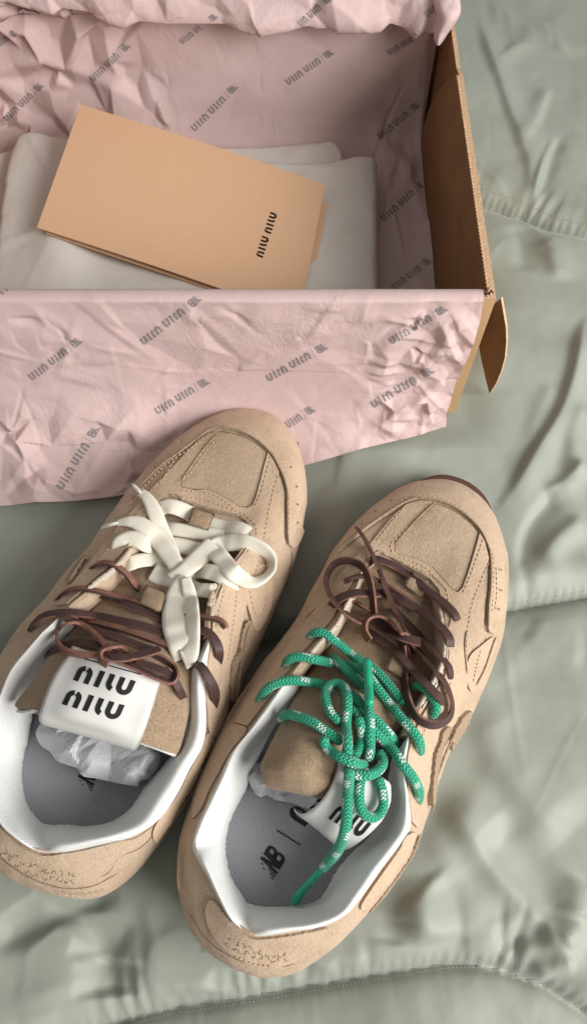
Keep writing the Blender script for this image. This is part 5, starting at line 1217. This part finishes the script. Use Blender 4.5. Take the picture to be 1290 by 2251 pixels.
# right: green rope lace
def gr(pts, sink=(1, 1), r=.0024, lift=0., rads=None):
    p = lace_path(WR, pts, 9, r, sink, lift); return rope('green_lace', p, r, M['lace_green'], R.root, rads=rads)
gr([(676, 1408), (690, 1392), (710, 1391), (731, 1405), (758, 1427), (785, 1448), (823, 1472), (850, 1500), (872, 1528), (893, 1552)])
gr([(906, 1517), (918, 1507), (936, 1515), (951, 1534), (959, 1554), (951, 1572), (938, 1582)])
gr([(624, 1470), (635, 1449), (659, 1444), (693, 1450), (728, 1457), (762, 1462), (798, 1474), (823, 1504), (850, 1540), (883, 1580), (908, 1609), (922, 1633), (923, 1658)])
gr([(725, 1440), (755, 1466), (790, 1500), (820, 1530)], (1, 1))
gr([(748, 1520), (779, 1532), (802, 1560), (833, 1590), (862, 1622), (870, 1640)])
gr([(566, 1549), (581, 1521), (608, 1502), (642, 1496), (683, 1500), (712, 1506), (735, 1520)])
gr([(612, 1585), (629, 1571), (656, 1575), (687, 1588), (711, 1605), (734, 1619), (752, 1634)], (1, 0))
gr([(768, 1555), (795, 1580), (830, 1615), (864, 1650), (886, 1682), (905, 1706), (918, 1730), (921, 1750), (915, 1766)], (0, 1))
gr([(787, 1575), (795, 1605), (793, 1635), (780, 1660), (772, 1672)], (0, 0))
gr([(794, 1700), (789, 1740), (792, 1775), (808, 1796), (830, 1792), (842, 1770), (840, 1740), (830, 1708)], (0, 0), lift=.001)
gr([(748, 1590), (726, 1566), (716, 1538), (718, 1514), (735, 1502), (754, 1508), (763, 1526), (763, 1558), (761, 1600), (764, 1640), (762, 1664)], (0, 0))
gr([(757, 1690), (778, 1702), (805, 1705), (828, 1696), (841, 1680), (840, 1662), (828, 1652)], (0, 0))
gr([(806, 1450), (809, 1480), (810, 1520), (811, 1561), (813, 1609), (813, 1650), (808, 1672)], (0, 0), lift=.001, rads=[.86, .88, .88, .95, 1.05, 1, 1])
gr([(752, 1668), (730, 1655), (716, 1638), (713, 1622), (722, 1612)], (0, 0)) if False else None
gr([(712, 1618), (714, 1638), (731, 1655), (758, 1670), (786, 1679), (806, 1682)], (0, 0))
gr([(768, 1690), (766, 1722), (764, 1760), (762, 1798), (755, 1838), (740, 1872), (719, 1898), (704, 1915)], (0, 0), lift=.0, rads=[1, 1.05, 1.05, 1.1, 1.1, 1.1, 1.05, .9])
# aglets
pa = lace_path(WR, [(806, 1448), (808, 1480), (810, 1520), (811, 1552)], 6, .0022, (0, 0), -.0005); rope('aglet', pa, .0023, M['aglet_green'], R.root)
qa = densify([(706, 1912), (690, 1930), (672, 1950), (656, 1970), (645, 1988)], 4); zz = np.linspace(.046, .034, len(qa)); rope('aglet', [P(a[0], a[1], z) for a, z in zip(qa, zz)], .0019, M['aglet_green'], R.root, rads=[1, .95, .95, 1.15, 1.2])

# right: leather lace
def lr(pts, twist=35, sink=(1, 1), mats=leather, w=.0034, lift=0.): return leath(WR, R, pts, twist, sink, mats, w * 1.06, .0015, lift)
lr([(808, 1238), (824, 1229), (854, 1238), (884, 1254), (915, 1276), (941, 1299), (968, 1319), (990, 1339), (1003, 1358), (1003, 1378)], 12, w=.0042)
lr([(752, 1290), (762, 1276), (787, 1267), (814, 1270), (849, 1285), (879, 1304), (911, 1330), (935, 1355)], 50, mats=rev)
lr([(770, 1318), (800, 1335), (840, 1360), (880, 1395), (915, 1440)], 45, mats=rev)
lr([(722, 1344), (732, 1329), (750, 1314), (782, 1304), (815, 1306), (849, 1306), (886, 1322), (918, 1340), (948, 1361), (975, 1386), (988, 1408), (985, 1436)], 10, w=.0046)
lr([(868, 1340), (900, 1375), (930, 1405), (958, 1436), (984, 1463), (989, 1484), (984, 1502)], 30, (0, 1))
lr([(884, 1395), (897, 1430), (902, 1460), (900, 1490)], 60, (0, 1), mats=rev)
lr([(805, 1402), (845, 1435), (890, 1470), (925, 1505), (950, 1530)], 60, (0, 0)) if False else None
lr([(884, 1388), (921, 1432), (951, 1467), (977, 1500), (992, 1540), (989, 1572), (970, 1590), (944, 1593), (916, 1577), (897, 1542), (889, 1501), (888, 1463), (884, 1420)], 55, (0, 0), w=.0040)
lr([(822, 1352), (817, 1301), (808, 1264), (792, 1242), (765, 1232), (738, 1238), (721, 1259), (717, 1284), (729, 1314), (750, 1339), (774, 1358), (802, 1373)], 55, (0, 0), w=.0038, mats=leather)
lr([(807, 1388), (839, 1408), (874, 1435), (901, 1466), (939, 1506), (974, 1542)], 25, (0, 0), mats=leather, w=.0040)
lr([(823, 1362), (849, 1386), (884, 1400), (923, 1412)], 15, (0, 0), w=.0048)
lr([(784, 1160), (799, 1181), (819, 1220), (839, 1269), (856, 1314), (876, 1358), (894, 1394)], 58, (0, 0), mats=leather, w=.0038, lift=.001)
lr([(812, 1408), (800, 1385), (806, 1362), (827, 1353), (850, 1361), (869, 1378), (886, 1394)], 60, (0, 0), mats=pale, w=.0042)
